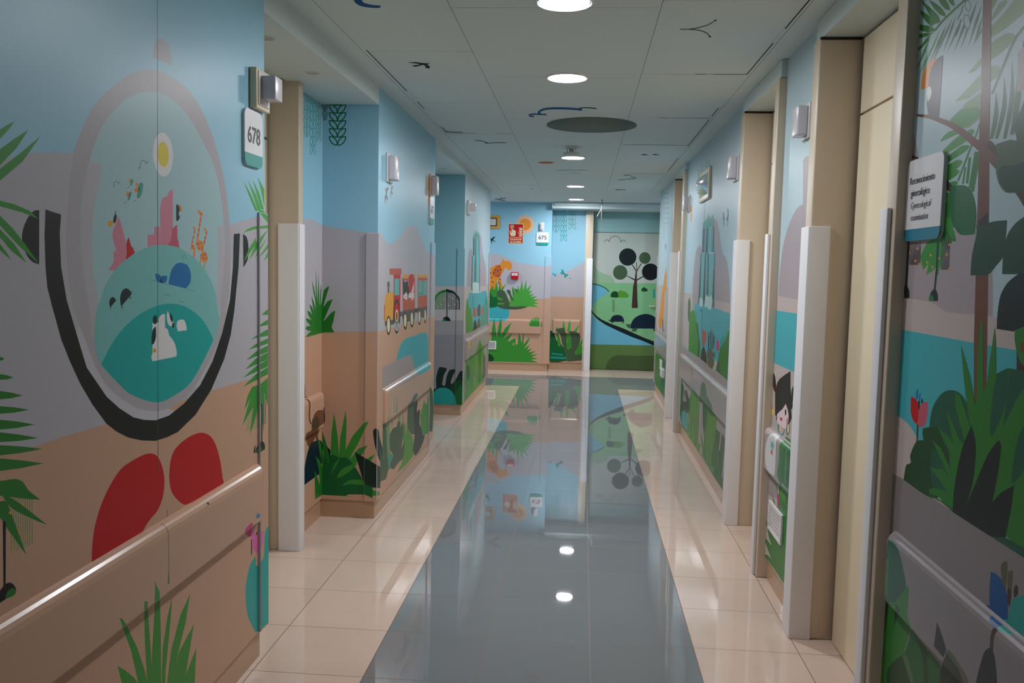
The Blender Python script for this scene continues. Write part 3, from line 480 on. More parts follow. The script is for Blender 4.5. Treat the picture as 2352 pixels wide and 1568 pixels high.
a.s('brick', (588,740),(603,710),(620,735),(636,728),(638,770),(630,870),(600,920),(585,850)).p('dbrown', (568,1065),(582,960),(603,915),(615,925),(640,1020),(650,1130)).l('black', 4, (580,490),(590,520),(583,760)).e('black', 581,484,8,14)
a.p('steel', (660,960),(660,800),(672,720),(680,800),(674,945)).p('steel', (683,940),(685,780),(695,690),(704,760),(690,940)).p('steel', (695,945),(708,780),(717,705),(720,780),(706,950)).p('steel', (710,950),(722,830),(733,755),(742,800),(738,880),(722,950))
a.s('olive', (655,1130),(655,1000),(660,940),(700,950),(725,1000),(740,975),(742,1050),(728,1060),(720,1045),(712,1050),(735,1100),(712,1182),(680,1165)).p('ink', (640,960),(652,1000),(652,1060))
a.s('magenta', (762,850),(770,835),(790,860),(793,935),(778,975),(764,960)).l('teal', 4, (777,810),(777,850)).l('teal', 4, (778,975),(780,1050))
a.s('teal', (800,960),(812,850),(838,782),(858,800),(870,870),(860,1000),(820,1100),(800,1080)).p('green', (755,1205),(780,1080),(800,950),(830,900),(860,860),(880,800),(900,750),(925,700),(945,660),(1000,600),(1000,1420),(915,1345)).p('dgreen', (752,1205),(775,1090),(800,1130),(815,1250))
for P in (((870,560),(878,840),(864,800)), ((903,440),(906,760),(892,740)), ((920,490),(926,700),(912,700))): a.p('tgreen', *P)
# animal on the far part
a.p('orange', (150,0),(163,40),(158,140),(140,170),(135,360),(128,500),(110,640),(95,700),(80,715),(62,620),(72,560),(92,430),(108,250),(120,190)).p('brown', (112,570),(120,600),(122,745),(112,735)).p('brown', (128,680),(136,740),(132,765)).p('tgreen', (98,160),(104,190),(98,230))
# low planting, far part
a.p('green', (20,980),(60,1010),(150,1100),(150,1800),(20,1800)).p('dgreen', (95,1230),(112,1090),(125,1100),(128,1230),(125,1500),(90,1480)).p('moss', (35,1100),(60,1080),(70,1200),(40,1250))
a.p('steel', (140,1110),(147,1090),(147,1240),(138,1230))
a.l('magenta', 7, (320,1050),(330,1030),(350,1012),(375,1018)).p('magenta', (357,1010),(360,985),(367,985),(366,1005)).l('sage', 5, (328,1050),(328,1120)).l('moss', 5, (462,1180),(460,1300)).l('moss', 5, (478,1200),(476,1340))
# low planting, waterfall wall
a.use(1500,840,4.125)
a.p('green', (228,330),(240,110),(275,130),(300,330),(345,310),(370,230),(400,240),(440,300),(470,330),(500,380),(560,420),(600,480),(612,600),(600,900),(670,1210),(640,1160),(460,840),(340,700),(280,590))
a.s('bottle', (252,400),(270,350),(268,200),(280,165),(300,240),(315,225),(328,270),(342,330),(340,440),(310,520),(280,600),(262,470))
for P in (((285,190),(291,330),(284,340)), ((298,200),(303,330),(296,340)), ((310,240),(313,340),(306,345))): a.p('blush', *P)
a.p('teal', (268,440),(300,420),(330,470),(330,620),(272,560)).p('bushg', (335,680),(345,480),(365,250),(380,200),(400,260),(440,290),(445,400),(430,640),(450,840),(400,780))
a.s('dgreen', (445,330),(448,240),(460,170),(478,152),(495,180),(510,280),(540,335),(558,380),(560,430),(520,520),(500,620),(470,560),(468,400))
a.p('taupe', (440,340),(470,350),(470,560),(485,690),(475,760),(465,680),(450,640),(470,840),(440,820),(450,740),(430,730))
a.p('bushg', (500,620),(520,400),(540,460),(560,480),(598,470),(600,560),(575,800),(540,960),(500,880))
a.p('dgreen', (600,600),(640,640),(668,740),(668,1210),(600,1100),(550,900),(570,760)).p('forest', (620,640),(635,625),(635,700),(622,800)).p('olive', (650,620),(655,600),(684,650),(684,760),(668,1000),(668,1200),(640,1150),(650,950)).p('taupe', (638,640),(650,620),(635,800),(622,800)).p('taupe', (690,680),(695,740),(660,1060),(650,1060)).p('taupe', (700,560),(700,800),(690,700),(640,620),(600,600),(600,520))
a.p('tgreen', (540,950),(575,960),(580,1040)).p('sage', (318,450),(335,440),(352,540),(340,560)).p('sage', (300,620),(340,640),(345,660),(320,650))

for x, y0, y1 in ((352,300,620),(372,240,560),(392,262,640),(412,290,700),(430,310,600),(520,420,800),(545,460,880),(566,500,760),(585,500,900),(610,640,960)): a.p('moss', (x-5,y1),(x,y0),(x+5,y1))
for x, y0, y1 in ((362,420,690),(402,480,760),(505,600,900),(532,640,960),(575,760,1040),(625,860,1100)): a.p('green', (x-6,y1),(x,y0),(x+6,y1))
# -- narrow wall with the girl
A9 = Art(); a = A9.use(1680,180,3.92)
a.p('sky2', (300,-900),(1000,-900),(1000,2400),(300,2400))
a.s('mauve', (645,1130),(645,1130),(645,740),(645,740),(665,708),(710,697),(900,690),(900,690),(900,2300),(900,2300),(400,2300),(400,2300),(430,1800),(440,1700),(460,1540),(500,1370),(560,1220),(600,1160))
a.use().p('blush', (1760,673),(1840,690),(1900,704),(1900,1700),(1700,1700)).p('water', (1750,706),(1778,712),(1838,721),(1900,732),(1900,878),(1833,858),(1772,831),(1740,818))
a.use(1720,1080,4.9).p('taupe', (150,-420),(600,-330),(600,260),(350,330),(180,260))
a.use(1720,800,4.9)
a.s('black', (250,320),(255,285),(275,273),(292,300),(305,400),(300,490),(285,480),(262,380)).p('black', (470,253),(470,450),(485,560),(495,640),(490,670),(475,690),(484,775),(465,830),(440,865),(445,780),(425,740),(415,622),(380,680),(310,765),(295,750),(295,500),(310,420),(320,385),(345,345),(400,300)).s('black', (482,470),(500,425),(522,412),(545,440),(545,570),(495,602),(485,560)).p('red', (303,420),(312,412),(310,440),(303,450))
a.s('skin', (415,625),(415,625),(380,680),(318,745),(325,840),(365,880),(415,903),(430,880),(447,780),(440,700),(415,625)).p('black', (308,765),(320,770),(315,812),(308,800)).e('ink', 414,718,9,36).p('red', (350,772),(378,785),(372,818),(355,808)).s('rose', (428,850),(425,800),(438,782),(447,785),(444,840))
a.e('brown', 441,905,20,65).e('cream', 442,903,12,52).e('skin', 443,900,7,34)
a.s('teal', (325,850),(340,855),(342,920),(360,965),(390,940),(400,900),(405,920),(395,960),(375,985),(330,940)).e('peach',355,905,15,40)
a.s('yellow', (250,670),(275,670),(275,745),(252,748)).p('rose2', (258,630),(272,680),(255,680)).l('sage', 6, (262,750),(260,850)).l('grass2', 7, (430,965),(428,1060),(425,1400)).l('sage', 5, (262,640),(258,600))
a.s('white', (245,960),(330,935),(330,935),(310,1080),(300,1300),(285,1440),(285,1440),(200,1350),(185,1200),(200,1060)).p('taupe', (312,960),(345,1000),(330,1200),(320,1440),(292,1430),(305,1200))
a.e('tgreen', 268,1070,20,82).e('white', 268,1066,16,72).s('tcol', (255,1100),(262,1040),(285,1090),(275,1130)).p('red', (243,1145),(270,1160),(268,1205),(256,1185))
a.s('green', (318,1440),(340,1250),(345,1150),(360,1040),(430,1000),(475,1060),(430,1080),(400,1150),(380,1300),(370,1530)).s('dgreen', (370,1500),(370,1200),(390,1120),(430,1090),(480,1130),(520,1150),(520,1150),(515,1640),(515,1640)).p('grass', (400,1530),(410,1250),(425,1110),(435,1200),(420,1540)).p('jungle', (455,1120),(530,1140),(520,1640),(470,1600))
a.use(1720,1080,4.9)
a.p('green', (240,560),(240,430),(215,355),(235,400),(265,480),(290,460),(262,250),(290,350),(310,470),(325,300),(300,120),(320,200),(350,130),(380,180),(480,260),(520,300),(520,1600),(430,1330),(300,1130),(165,945),(210,950),(255,1000),(210,880),(165,735),(205,780),(255,850),(225,740),(178,520),(210,590))
a.p('magenta', (318,262),(342,270),(340,430),(326,430)).l('sage', 6, (330,430),(330,520)).p('blush', (322,180),(340,150),(338,265),(325,265)).l('sage', 5, (360,290),(372,520)).p('bushg', (350,250),(370,200),(420,280),(400,380))
a.p('jungle', (420,100),(500,200),(490,0),(420,0))

# -- near right wall: toucan, trunks, water, big leaves
A10 = Art(); a = A10.use()
a.p('sky2', (1900,-1500),(3600,-1500),(3600,2400),(1900,2400))
a.s('mauve', (2050,700),(2050,700),(2060,500),(2083,279),(2083,279),(2096,301),(2105,331),(2109.5,361),(2120,440),(2150,500),(2200,530),(2245,515),(2260,575),(2279,622),(2279,760),(2279,760))
a.s('blush', (1980,800),(1980,800),(2040,683),(2058,683),(2086,685),(2124,691),(2148,699),(2174,716),(2236,722),(2279,727),(2345,738),(3400,930),(3400,930),(3400,2400),(1980,2400),(1980,2400))
a.s('water', (1990,970),(1990,970),(2030,748),(2030,748),(2058,754),(2237,787),(2335,804),(3200,960),(3200,960),(3200,1100),(2700,1100),(2200,1100),(2104,1000),(2104,1000),(2084,971),(2064,956),(2043,946))
a.use(2010,1000,4.585).p((138,128,130), (-100,250),(130,365),(300,460),(820,800),(1220,1060),(1568,1285),(3500,2500),(6000,7000),(-300,7000))
# palm, top
a.use(2058,0,5.333)
for P in (((228,317),(300,300),(400,315),(480,350),(480,385),(400,398),(320,380)), ((200,450),(280,420),(380,400),(470,400),(400,440),(300,465),(200,478)), ((268,112),(330,140),(400,185),(500,280),(470,300),(430,330),(350,240)), ((316,12),(380,60),(450,120),(520,190),(548,265),(500,290),(440,230),(380,130)), ((415,0),(470,30),(540,80),(600,150),(612,210),(540,180),(470,110),(420,30)), ((510,-40),(600,-20),(650,60),(668,135),(600,110),(540,40)), ((640,-20),(700,-20),(722,60),(700,75),(650,30)), ((400,440),(430,420),(400,500),(300,600),(190,715),(190,660),(300,560))): a.p('green', *P)
a.l('green', 26, (480,370),(560,270),(660,170),(800,40),(880,-30))
for x0, y0, x1, y1, wd in ((430,440,195,985,26),(520,420,262,960,22),(550,340,320,890,22),(600,330,380,850,22),(620,290,440,800,22),(700,200,470,740,24),(740,180,575,660,26),(820,200,620,660,28),(900,150,705,655,30),(1000,0,785,620,32),(1050,60,878,590,30),(1060,200,950,560,24),(1062,330,965,530,20)):
    dx, dy = x1-x0, y1-y0; l = math.hypot(dx, dy); nx, ny = -dy/l*wd/2, dx/l*wd/2; mx, my = x0+dx*.35, y0+dy*.35
    a.p('moss' if x0 > 560 else 'grass', (x0,y0),(mx+nx,my+ny),(x1,y1),(mx-nx,my-ny))
for P in (((860,20),(905,110)), ((820,70),(750,240)), ((790,240),(730,440)), ((840,180),(900,350)), ((860,190),(880,340))): a.l('steel', 10, P[0], ((P[0][0]+P[1][0])/2+14, (P[0][1]+P[1][1])/2), P[1])
a.e((96,138,110), 880,70,38,70,-8).e('sky2', 882,70,28,56,-8).e((96,138,110), 868,265,40,92,-6).e('sky2', 870,265,29,78,-6)
# palm, right of the trunk
for P in (((1060,790),(1060,690),(880,900),(960,880)), ((1050,900),(720,1250),(900,1200),(1040,1080)), ((1040,1130),(880,1240),(760,1370),(650,1490),(780,1470),(1040,1300)), ((1040,1370),(960,1370),(860,1440),(700,1600),(900,1560),(1040,1440))): a.p('sage', *P)
for P in (((1500,-60),(1400,60),(1290,200),(1160,340),(1150,450),(1300,380),(1450,260),(1600,120),(1600,-60)), ((1150,560),(1260,460),(1380,405),(1460,430),(1400,540),(1300,640),(1150,730)), ((1150,850),(1210,802),(1280,830),(1260,910),(1200,970),(1150,1000)), ((1330,0),(1250,60),(1160,260),(1230,200),(1370,20)), ((1160,0),(1240,0),(1160,130))): a.s('sage', *P)
a.l('moss', 34, (1600,300),(1470,460),(1340,750),(1180,1150))
for x0, y0, x1, y1, wd in ((1420,720,1330,1700,60),(1325,920,1230,1700,60),(1225,1120,1170,1700,60),(1500,620,1420,1650,70),(1560,480,1500,1100,70)):
    a.s('moss', (x0,y0),(x0,y0),(x0+wd/2,(y0+y1)/2),(x1+wd/3,y1),(x1+wd/3,y1),(x1-wd/3,y1),(x1-wd/3,y1),(x0-wd/2,(y0+y1)/2))
a.p('mauve', (1600,560),(1520,600),(1490,760),(1480,1000),(1475,1140),(1560,1100),(1600,1120))
# palm behind the sign
a.use(2058,260,5.333)
for P in (((540,345),(640,230),(760,200),(860,205),(740,260),(640,310)), ((560,480),(640,390),(740,300),(820,250),(900,270),(860,340),(760,410),(600,495)), ((590,600),(640,530),(720,460),(820,395),(900,400),(860,460),(740,540),(600,615)), ((600,760),(600,670),(680,610),(760,570),(815,590),(780,650),(700,710)), ((600,800),(680,700),(760,690),(780,715),(720,780),(620,830)), ((660,850),(740,830),(760,860),(690,910)), ((580,1000),(660,970),(670,1010),(590,1080)), ((640,130),(800,-40),(1040,-60),(1000,60),(860,150),(720,190)), ((870,250),(900,200),(950,200),(960,230),(900,290))): a.s('grass', *P)
for x0, y0, x1, y1, wd in ((1030,120,940,400,18),(930,380,760,830,22),(905,540,870,860,32),(850,660,820,870,22),(980,470,905,920,34),(1020,470,935,960,40)): a.l('green', wd, (x0,y0),(x1,y1))
for P in (((540,1568),(560,1180),(600,1100),(670,1010),(680,1300),(740,1568)), ((60,1568),(70,1230),(120,1170),(130,1568))): a.p('green', *P)
a.use(2058,500,5.333)
a.p('green', (30,575),(60,0),(120,0),(130,300),(108,575)).p('grass', (330,640),(300,470),(380,300),(540,220),(560,0),(720,0),(690,300),(620,400),(540,600),(512,720),(490,600),(460,640),(370,700),(400,560))
for k in range(9): a.p('grey', (170+16*k,300),(177+16*k,300),(174+16*k,578),(162+14*k,578))
for k in range(8): a.p('grey', (560+14*k,300-6*k),(568+14*k,300-6*k),(560+13*k,636),(548+13*k,636))
for k in range(5): a.l('ink', 8, (600+20*k,120+30*k),(560+20*k,330+20*k))
for x,y in ((60,172),(70,390),(88,553),(170,428),(262,376),(236,528),(288,566),(425,457),(382,545),(447,604),(524,495),(562,188),(655,327),(620,450),(652,625)): a.e('ochre', x, y, 12, 16)
a.l('dark', 24, (155,290),(140,560),(124,840)).l('dark', 24, (515,300),(500,620),(474,880))
a.s('ink', (58,980),(58,980),(70,890),(100,840),(125,828),(155,870),(166,940),(165,988),(165,988)).s('green', (52,978),(52,978),(60,920),(85,905),(106,930),(108,982),(108,982)).s('ink', (410,1018),(410,1018),(420,930),(450,885),(475,872),(500,900),(516,960),(515,1022),(515,1022)).s('green', (402,1015),(402,1015),(410,955),(435,940),(458,975),(460,1020),(460,1020))
# trunk, branch, toucan
a.use(2058,0,5.333)
a.p('rbrown', (1070,-40),(1175,-40),(1165,500),(1155,1100),(1145,1660),(1140,2600),(1110,4700),(1090,6000),(960,6000),(955,4200),(990,2900),(1020,1660),(1045,1100),(1055,500))
a.s('brown', (1150,1720),(1250,1830),(1290,1900),(1290,2060),(1180,1960),(1100,1900))
a.use(2058,260,5.333)
a.s('rbrown', (253,10),(253,10),(400,20),(520,50),(640,90),(760,150),(880,230),(980,310),(1040,350),(1150,450),(1230,520),(1230,680),(1140,590),(1000,450),(860,330),(760,250),(650,170),(520,110),(400,65),(253,38),(253,38))
a.use(2058,0,5.333)
a.p('dbrown', (1130,2600),(1120,3100),(1010,3100),(1010,2700))
a.s('mauve', (580,672),(580,672),(565,900),(545,1200),(526,1445),(526,1445),(410,1420),(385,1330),(378,1240),(385,1150),(400,1000),(430,850),(480,760),(520,710))
a.items[-1] = ('grey', a.items[-1][1])
a.s('orange', (500,722),(460,790),(430,860),(405,960),(390,1060),(310,1098),(310,1098),(318,960),(350,850),(400,770),(450,735)).s('white', (395,1060),(420,1062),(436,1120),(425,1190),(390,1242),(385,1150))
a.use(2058,260,5.333).p('brown', (108,485),(130,484),(275,540),(275,560),(215,560),(108,512)).p('brown', (580,780),(600,785),(705,905),(665,970),(580,900))
a.s('dgreen', (662,960),(670,900),(830,882),(900,920),(945,1000),(975,1120),(985,1260),(970,1400),(966,1480),(966,1480),(850,1492),(780,1480),(700,1370),(665,1220),(655,1080))
a.s('forest', (1225,380),(1225,380),(1400,325),(1480,330),(1440,160),(1470,80),(1540,-60),(1600,-200),(1800,-200),(1800,500),(1700,960),(1560,960),(1400,978),(1320,950),(1250,830),(1220,640),(1235,520))
a.p('bottle', (1600,580),(1440,640),(1300,640),(1250,700),(1270,860),(1360,970),(1460,965),(1540,1060),(1800,1060),(1800,400))
a.p('brown', (1460,970),(1520,1060),(1600,1200),(1700,1300),(1700,900))
a.s('bottle', (980,1250),(1010,1400),(1130,1345),(1200,1325),(1360,1310),(1360,1310),(1345,1500),(1310,1750),(1240,1850),(1120,1960),(1000,1970),(914,1970),(914,1970),(930,1750),(970,1560),(990,1440))
a.use(2058,500,5.333)
a.s('bottle', (985,110),(985,110),(1130,70),(1190,45),(1360,30),(1360,30),(1345,220),(1310,400),(1240,560),(1170,660),(1120,700),(1120,700),(914,705),(914,705),(930,480),(975,290),(995,200))
a.s('bottle', (1303,690),(1303,690),(1312,480),(1340,290),(1400,150),(1510,30),(1700,-60),(1700,690),(1700,690))
a.s('ink', (1235,1360),(1235,1360),(1245,1180),(1280,960),(1350,820),(1430,740),(1530,680),(1700,680),(1900,700),(1900,1200),(1700,1290),(1540,1345),(1440,1390),(1400,1385))
a.use(2010,740,4.585).p('brown', (440,1075),(460,1075),(450,1270),(434,1270)).s('red', (380,780),(380,780),(420,800),(455,860),(462,940),(445,1080),(445,1080),(400,1030),(375,930)).s('rose2', (558,845),(558,845),(510,840),(465,900),(455,1000),(458,1090),(500,1098),(530,1070),(552,960)).p('black', (452,830),(472,820),(470,900),(460,930)).p('blue', (428,800),(430,740),(445,700),(455,705),(452,790),(442,830)).p('blue', (462,815),(463,770),(478,735),(482,740),(478,800),(470,830)).e('ink', 495,830,9,28)
# leaves lower right
a.use(2010,740,4.585)
a.s('green', (1475,90),(1540,60),(1700,20),(1900,200),(1900,500),(1600,480),(1540,420),(1490,300)).e('rbrown', 1570,265,42,62).p('brown', (1492,300),(1520,400),(1600,500),(1640,560),(1492,520))
a.s('jungle', (430,1260),(370,1400),(375,1480),(330,1500),(300,1660),(303,1660),(600,1850),(720,1800),(700,1500),(620,1150),(560,1105),(500,1150),(505,1240),(470,1240))
a.s('leafdk', (570,1150),(600,920),(660,800),(730,730),(795,714),(870,730),(940,800),(1010,950),(1060,1200),(1060,1700),(820,1960),(600,1700),(590,1300)).s('leafdk', (1270,560),(1340,510),(1400,485),(1520,505),(1650,560),(2400,900),(2400,2600),(1800,2500),(1400,2250),(1220,2200),(1100,1800),(1150,1000))
a.s('jungle', (500,1130),(560,1105),(620,1110),(690,1230),(790,1400),(760,1500),(640,1350),(560,1300))
a.p('green', (905,240),(960,420),(1000,560),(1060,890),(1070,700),(1080,400),(1110,0),(1118,-60),(1135,20),(1140,400),(1145,715),(1180,650),(1200,460),(1262,45),(1275,200),(1275,560),(1290,900),(1400,560),(1420,480),(1400,700),(1350,1100),(1500,800),(1700,500),(2400,300),(2400,3000),(1650,2450),(1570,2430),(1380,2250),(1300,2200),(820,2000),(680,1840),(570,1800),(570,1760),(620,1740),(760,1780),(640,1600),(580,1530),(720,1550),(780,1640),(700,1450),(600,1240),(700,1330),(800,1560),(780,1350),(660,1100),(800,1230),(830,1300),(750,900),(900,1250),(960,1300),(850,900),(845,730),(900,780),(970,1000),(1010,1120),(960,800),(930,540))
a.s('jungle', (590,1130),(620,1100),(660,1110),(700,1200),(720,1310),(660,1260)).s('leafdk', (1250,700),(1290,600),(1380,520),(1400,700),(1330,1000),(1220,1200)).s('leafdk', (1500,1240),(1600,1050),(1750,900),(1700,1300),(1450,1700))
a.use(2010,1000,4.585)
a.s('ink', (820,805),(820,805),(830,600),(870,350),(930,100),(1020,-110),(1020,-110),(1060,60),(1060,250),(1030,500),(960,735),(960,735),(1060,500),(1180,220),(1280,70),(1310,55),(1330,120),(1290,440),(1235,705),(1235,705),(1330,600),(1400,560),(1468,525),(1468,525),(1430,800),(1374,1072),(1374,1072),(1220,1062),(1220,1062))
a.p('dgreen', (820,800),(700,700),(570,630),(560,600),(820,760)).p('leafdk', (1225,1062),(1374,1072),(1568,1180),(1900,1400),(1900,1520),(1568,1285))
a.p('green', (118,740),(136,735),(138,890),(108,890))
a.use(2010,1226,4.585)
a.s('leafdk', (0,200),(40,90),(110,56),(190,90),(260,200),(305,380),(330,560),(300,700),(220,760),(0,800))
a.p('green', (-60,1800),(-20,560),(40,570),(70,600),(85,460),(110,360),(148,205),(155,240),(130,640),(150,720),(215,720),(330,560),(350,540),(360,600),(340,860),(380,1000),(290,1290),(120,1480),(130,1600),(180,2200),(-60,2200))
for P in (((90,620),(150,700),(100,1060)), ((215,730),(265,790),(190,1000)), ((90,620),(130,660),(125,760))): a.p('jungle', *P)
a.s('dgreen', (390,1000),(460,1100),(540,1200),(650,1330),(700,1420),(690,1700),(640,2400),(300,2400),(180,1700),(120,1480),(200,1330),(290,1280),(360,1100)).s('jungle', (120,1470),(220,1320),(290,1290),(330,1400),(390,1600),(300,2300),(180,1800)).p('jungle', (450,1120),(540,1200),(570,1600),(520,1600),(500,1300)).p('moss', (290,1290),(330,1270),(400,1500),(400,1700),(370,1560))
a.p('ink', (658,922),(700,1040),(752,1215),(720,1300),(620,1180)).p('olive', (735,1260),(780,1212),(840,1290),(960,1480),(1000,1600),(900,1600),(800,1400)).p('dark', (680,1500),(720,1330),(760,1260),(880,1420),(960,1640),(690,2300))
a.s('black', (1055,1600),(1055,1600),(1110,1380),(1160,1240),(1205,1200),(1250,1230),(1280,1400),(1290,1600),(1290,2400),(1055,2400)).p('brown', (1230,985),(1272,985),(1262,1080),(1250,1240),(1215,1200))
a.s('dblue', (1218,398),(1218,398),(1290,430),(1350,510),(1385,620),(1400,760),(1400,900),(1400,900),(1270,830),(1210,740),(1205,600)).s('dblue', (1145,780),(1215,745),(1300,800),(1400,895),(1300,915),(1250,985),(1190,940),(1150,870))
a.p('brown', (1340,500),(1375,560),(1370,600)).p('brown', (1395,550),(1440,570),(1435,680),(1415,780),(1390,700)).s('brown', (1465,560),(1490,535),(1508,580),(1500,640),(1465,668)).s('olive', (1325,400),(1335,310),(1390,290),(1388,500),(1370,570),(1340,500)).s('olive', (1405,400),(1448,385),(1448,500),(1435,585),(1400,560))
a.s('teal', (1400,900),(1400,900),(1420,780),(1450,690),(1500,655),(1568,650),(1900,700),(1900,1200),(1568,1060),(1400,1060),(1290,1020),(1255,985),(1280,920),(1360,900))
# ================================================================ THE PLACE
ZC = 2.76; LX = -1.30; RX = 1.03; LR = -1.66; DX = 1.165
# ---- floor: 45.6 x 45 cm polished tiles, grey lane down the middle
def floor_material():
    m = bpy.data.materials.new('polished_tiles'); m.use_nodes = True; nt = m.node_tree; b = nt.nodes['Principled BSDF']; N = nt.nodes.new; Lk = nt.links.new
    geo = N('ShaderNodeNewGeometry'); sp = N('ShaderNodeSeparateXYZ'); Lk(geo.outputs['Position'], sp.inputs[0])
    def mt(op, a, b_=None, c=None):
        n = N('ShaderNodeMath'); n.operation = op
        for i, v in enumerate((a, b_, c)):
            if v is None: continue
            if isinstance(v, (int, float)): n.inputs[i].default_value = v
            else: Lk(v, n.inputs[i])
        return n.outputs[0]
    X, Y = sp.outputs[0], sp.outputs[1]
    tx = mt('DIVIDE', mt('ADD', X, .8335+.4557*10), .4557); ty = mt('DIVIDE', mt('SUBTRACT', Y, 3.317-.4505*10), .4505)
    fx = mt('FRACT', tx); fy = mt('FRACT', ty)
    jx = mt('MULTIPLY', mt('MINIMUM', fx, mt('SUBTRACT', 1.0, fx)), .4557); jy = mt('MULTIPLY', mt('MINIMUM', fy, mt('SUBTRACT', 1.0, fy)), .4505)
    joint = mt('LESS_THAN', mt('MINIMUM', jx, jy), .0016)
    lane = mt('MULTIPLY', mt('GREATER_THAN', X, -.8335), mt('LESS_THAN', X, .5336)); cross = mt('MULTIPLY', mt('GREATER_THAN', Y, 12.10), mt('LESS_THAN', Y, 13.44))
    g = mt('MAXIMUM', mt('MULTIPLY', lane, mt('LESS_THAN', Y, 13.44)), cross)
    n1 = N('ShaderNodeTexNoise'); n1.inputs['Scale'].default_value = 260; n1.inputs['Detail'].default_value = 2; Lk(geo.outputs['Position'], n1.inputs['Vector'])
    n2 = N('ShaderNodeTexNoise'); n2.inputs['Scale'].default_value = 5; n2.inputs['Detail'].default_value = 4; Lk(geo.outputs['Position'], n2.inputs['Vector'])
    cid = N('ShaderNodeCombineXYZ'); Lk(mt('FLOOR', tx), cid.inputs[0]); Lk(mt('FLOOR', ty), cid.inputs[1]); wn = N('ShaderNodeTexWhiteNoise'); wn.noise_dimensions = '2D'; Lk(cid.outputs[0], wn.inputs['Vector'])
    def mix(f, a, c):
        n = N('ShaderNodeMix'); n.data_type = 'RGBA'; Lk(f, n.inputs[0])
        for i, v in ((6, a), (7, c)):
            if isinstance(v, tuple): n.inputs[i].default_value = (*lin(v), 1)
            else: Lk(v, n.inputs[i])
        return n.outputs[2]
    grey = mix(n1.outputs['Fac'], (106,108,110), (142,144,146)); beige = mix(n2.outputs['Fac'], (208,182,166), (220,196,181))
    col = mix(joint, mix(g, beige, grey), (110,84,66))
    jf = mt('ADD', mt('ADD', mt('MULTIPLY', wn.outputs['Value'], .06), .97), 0)
    sc = N('ShaderNodeVectorMath'); sc.operation = 'SCALE'; Lk(col, sc.inputs[0]); Lk(jf, sc.inputs['Scale']); Lk(sc.outputs[0], b.inputs['Base Color'])
    Lk(mt('ADD', mt('MULTIPLY', n2.outputs['Fac'], .02), mt('ADD', mt('MULTIPLY', joint, .4), .006)), b.inputs['Roughness'])
    b.inputs['Specular IOR Level'].default_value = .52
    return m
M['floor'] = floor_material()
mb = MB(); mb.box(-5, 4, -2.2, 15.2, -.12, 0, 'sand'); struct(mb.build('floor', 'floor'), 'polished tile floor, grey lane between beige borders', 'floor')
# ---- ceiling with panel joints
def ceil_z(y): return ZC-.065*min(1, max(0, y-6.0)/8)
def chit(x, y):
    z = ZC
    for _ in range(12): p = hit(x, y, 2, z); z = ceil_z(p.y)
    return p
mb = MB()
ys = [-2.2, 6, 14, 15.2]
for ya, yb in zip(ys, ys[1:]):
    mb.face([(-5,ya,ceil_z(ya)), (-5,yb,ceil_z(yb)), (4,yb,ceil_z(yb)), (4,ya,ceil_z(ya))], 'ceil')
mb.box(-5, 4, -2.2, 15.2, 2.9, 3.0, 'ceil')
def seam(x0, y0, x1, y1, wd, c):
    z = min(ceil_z(y0-wd), ceil_z(y1+wd))-.0006
    if abs(x1-x0) < 1e-6: mb.face([(x0-wd/2,y0,ceil_z(y0)-.0006), (x0+wd/2,y0,ceil_z(y0)-.0006), (x0+wd/2,y1,ceil_z(y1)-.0006), (x0-wd/2,y1,ceil_z(y1)-.0006)], c)
    else: mb.face([(x0,y0-wd/2,z), (x1,y0-wd/2,z), (x1,y0+wd/2,z), (x0,y0+wd/2,z)], c)
for x in (-1.15, -.587, .294, .887): seam(x, -2, x, 12.15, .0022, 'seam')
for y in (1.0, 2.35, 3.72, 5.08, 6.48, 7.80, 9.15, 10.5, 11.8):
    seam(-1.15, y-.5, -.587, y-.5, .0022, 'seam'); seam(.294, y, .887, y, .0022, 'seam')
    seam(-.587, y+.1, .294, y+.1, .0016, 'seam')
for s in ((.887,3.0,.887,4.15),(.887,4.4,.887,5.08),(.887,6.1,.887,6.42),(.887,6.55,.887,7.82),(.887,8.6,.887,9.6),(-1.15,4.55,-1.15,5.6),(-1.15,5.95,-1.15,6.2),(-1.15,6.95,-1.15,7.25)): seam(*s, .006, 'seamd')
for s in ((.70,5.08,.887,5.08),(.60,5.08,.66,5.08),(.62,6.48,.887,6.48),(.52,6.48,.60,6.48),(.32,7.78,.885,7.78),(.38,9.9,.87,9.9),(-1.14,7.25,-.9,7.25),(-.72,7.25,-.6,7.25),(-.95,11.3,-.62,11.3)): seam(*s, .011, 'seamd')
# painted birds, clouds and sun on the ceiling
C1 = Art(); a = C1.use(600,0,3.178)
a.p('ink', (1068,455),(1130,452),(1180,460),(1232,462),(1212,470),(1233,485),(1228,498),(1198,496),(1200,482),(1180,472),(1130,486),(1118,485),(1098,478),(1140,474),(1160,466))
a.s('dblue', (675,-30),(680,10),(720,40),(800,55),(865,55),(870,42),(810,36),(750,20),(735,0),(750,-30)).l('seamd', 4, (1325,935),(1350,958),(1470,964)).l('seamd', 4, (1562,1024),(1620,1030),(1645,1044),(1720,1040),(1790,1042)).p('seamd', (1630,1035),(1655,1040),(1645,1047))
a.l('seamd', 4, (1705,1448),(1745,1458),(1780,1462)).l('seamd', 4, (1735,1452),(1785,1444)).l('seamd', 3, (1745,1440),(1760,1450))
a.use(1200,0,3.178)
a.l('moss', 5, (1150,212),(1210,212),(1290,200),(1360,178),(1400,152)).l('steel', 6, (1210,212),(1290,220),(1345,240),(1368,265)).e('seam', 1408,147,9,6).e('seam', 1368,265,9,6)
a.l('dblue', 9, (85,848),(55,846),(50,838),(90,832),(175,836)).l('dblue', 14, (135,832),(118,818),(160,796),(260,789),(370,794),(435,800)).l('steel', 7, (405,800),(420,788),(470,785),(540,791))
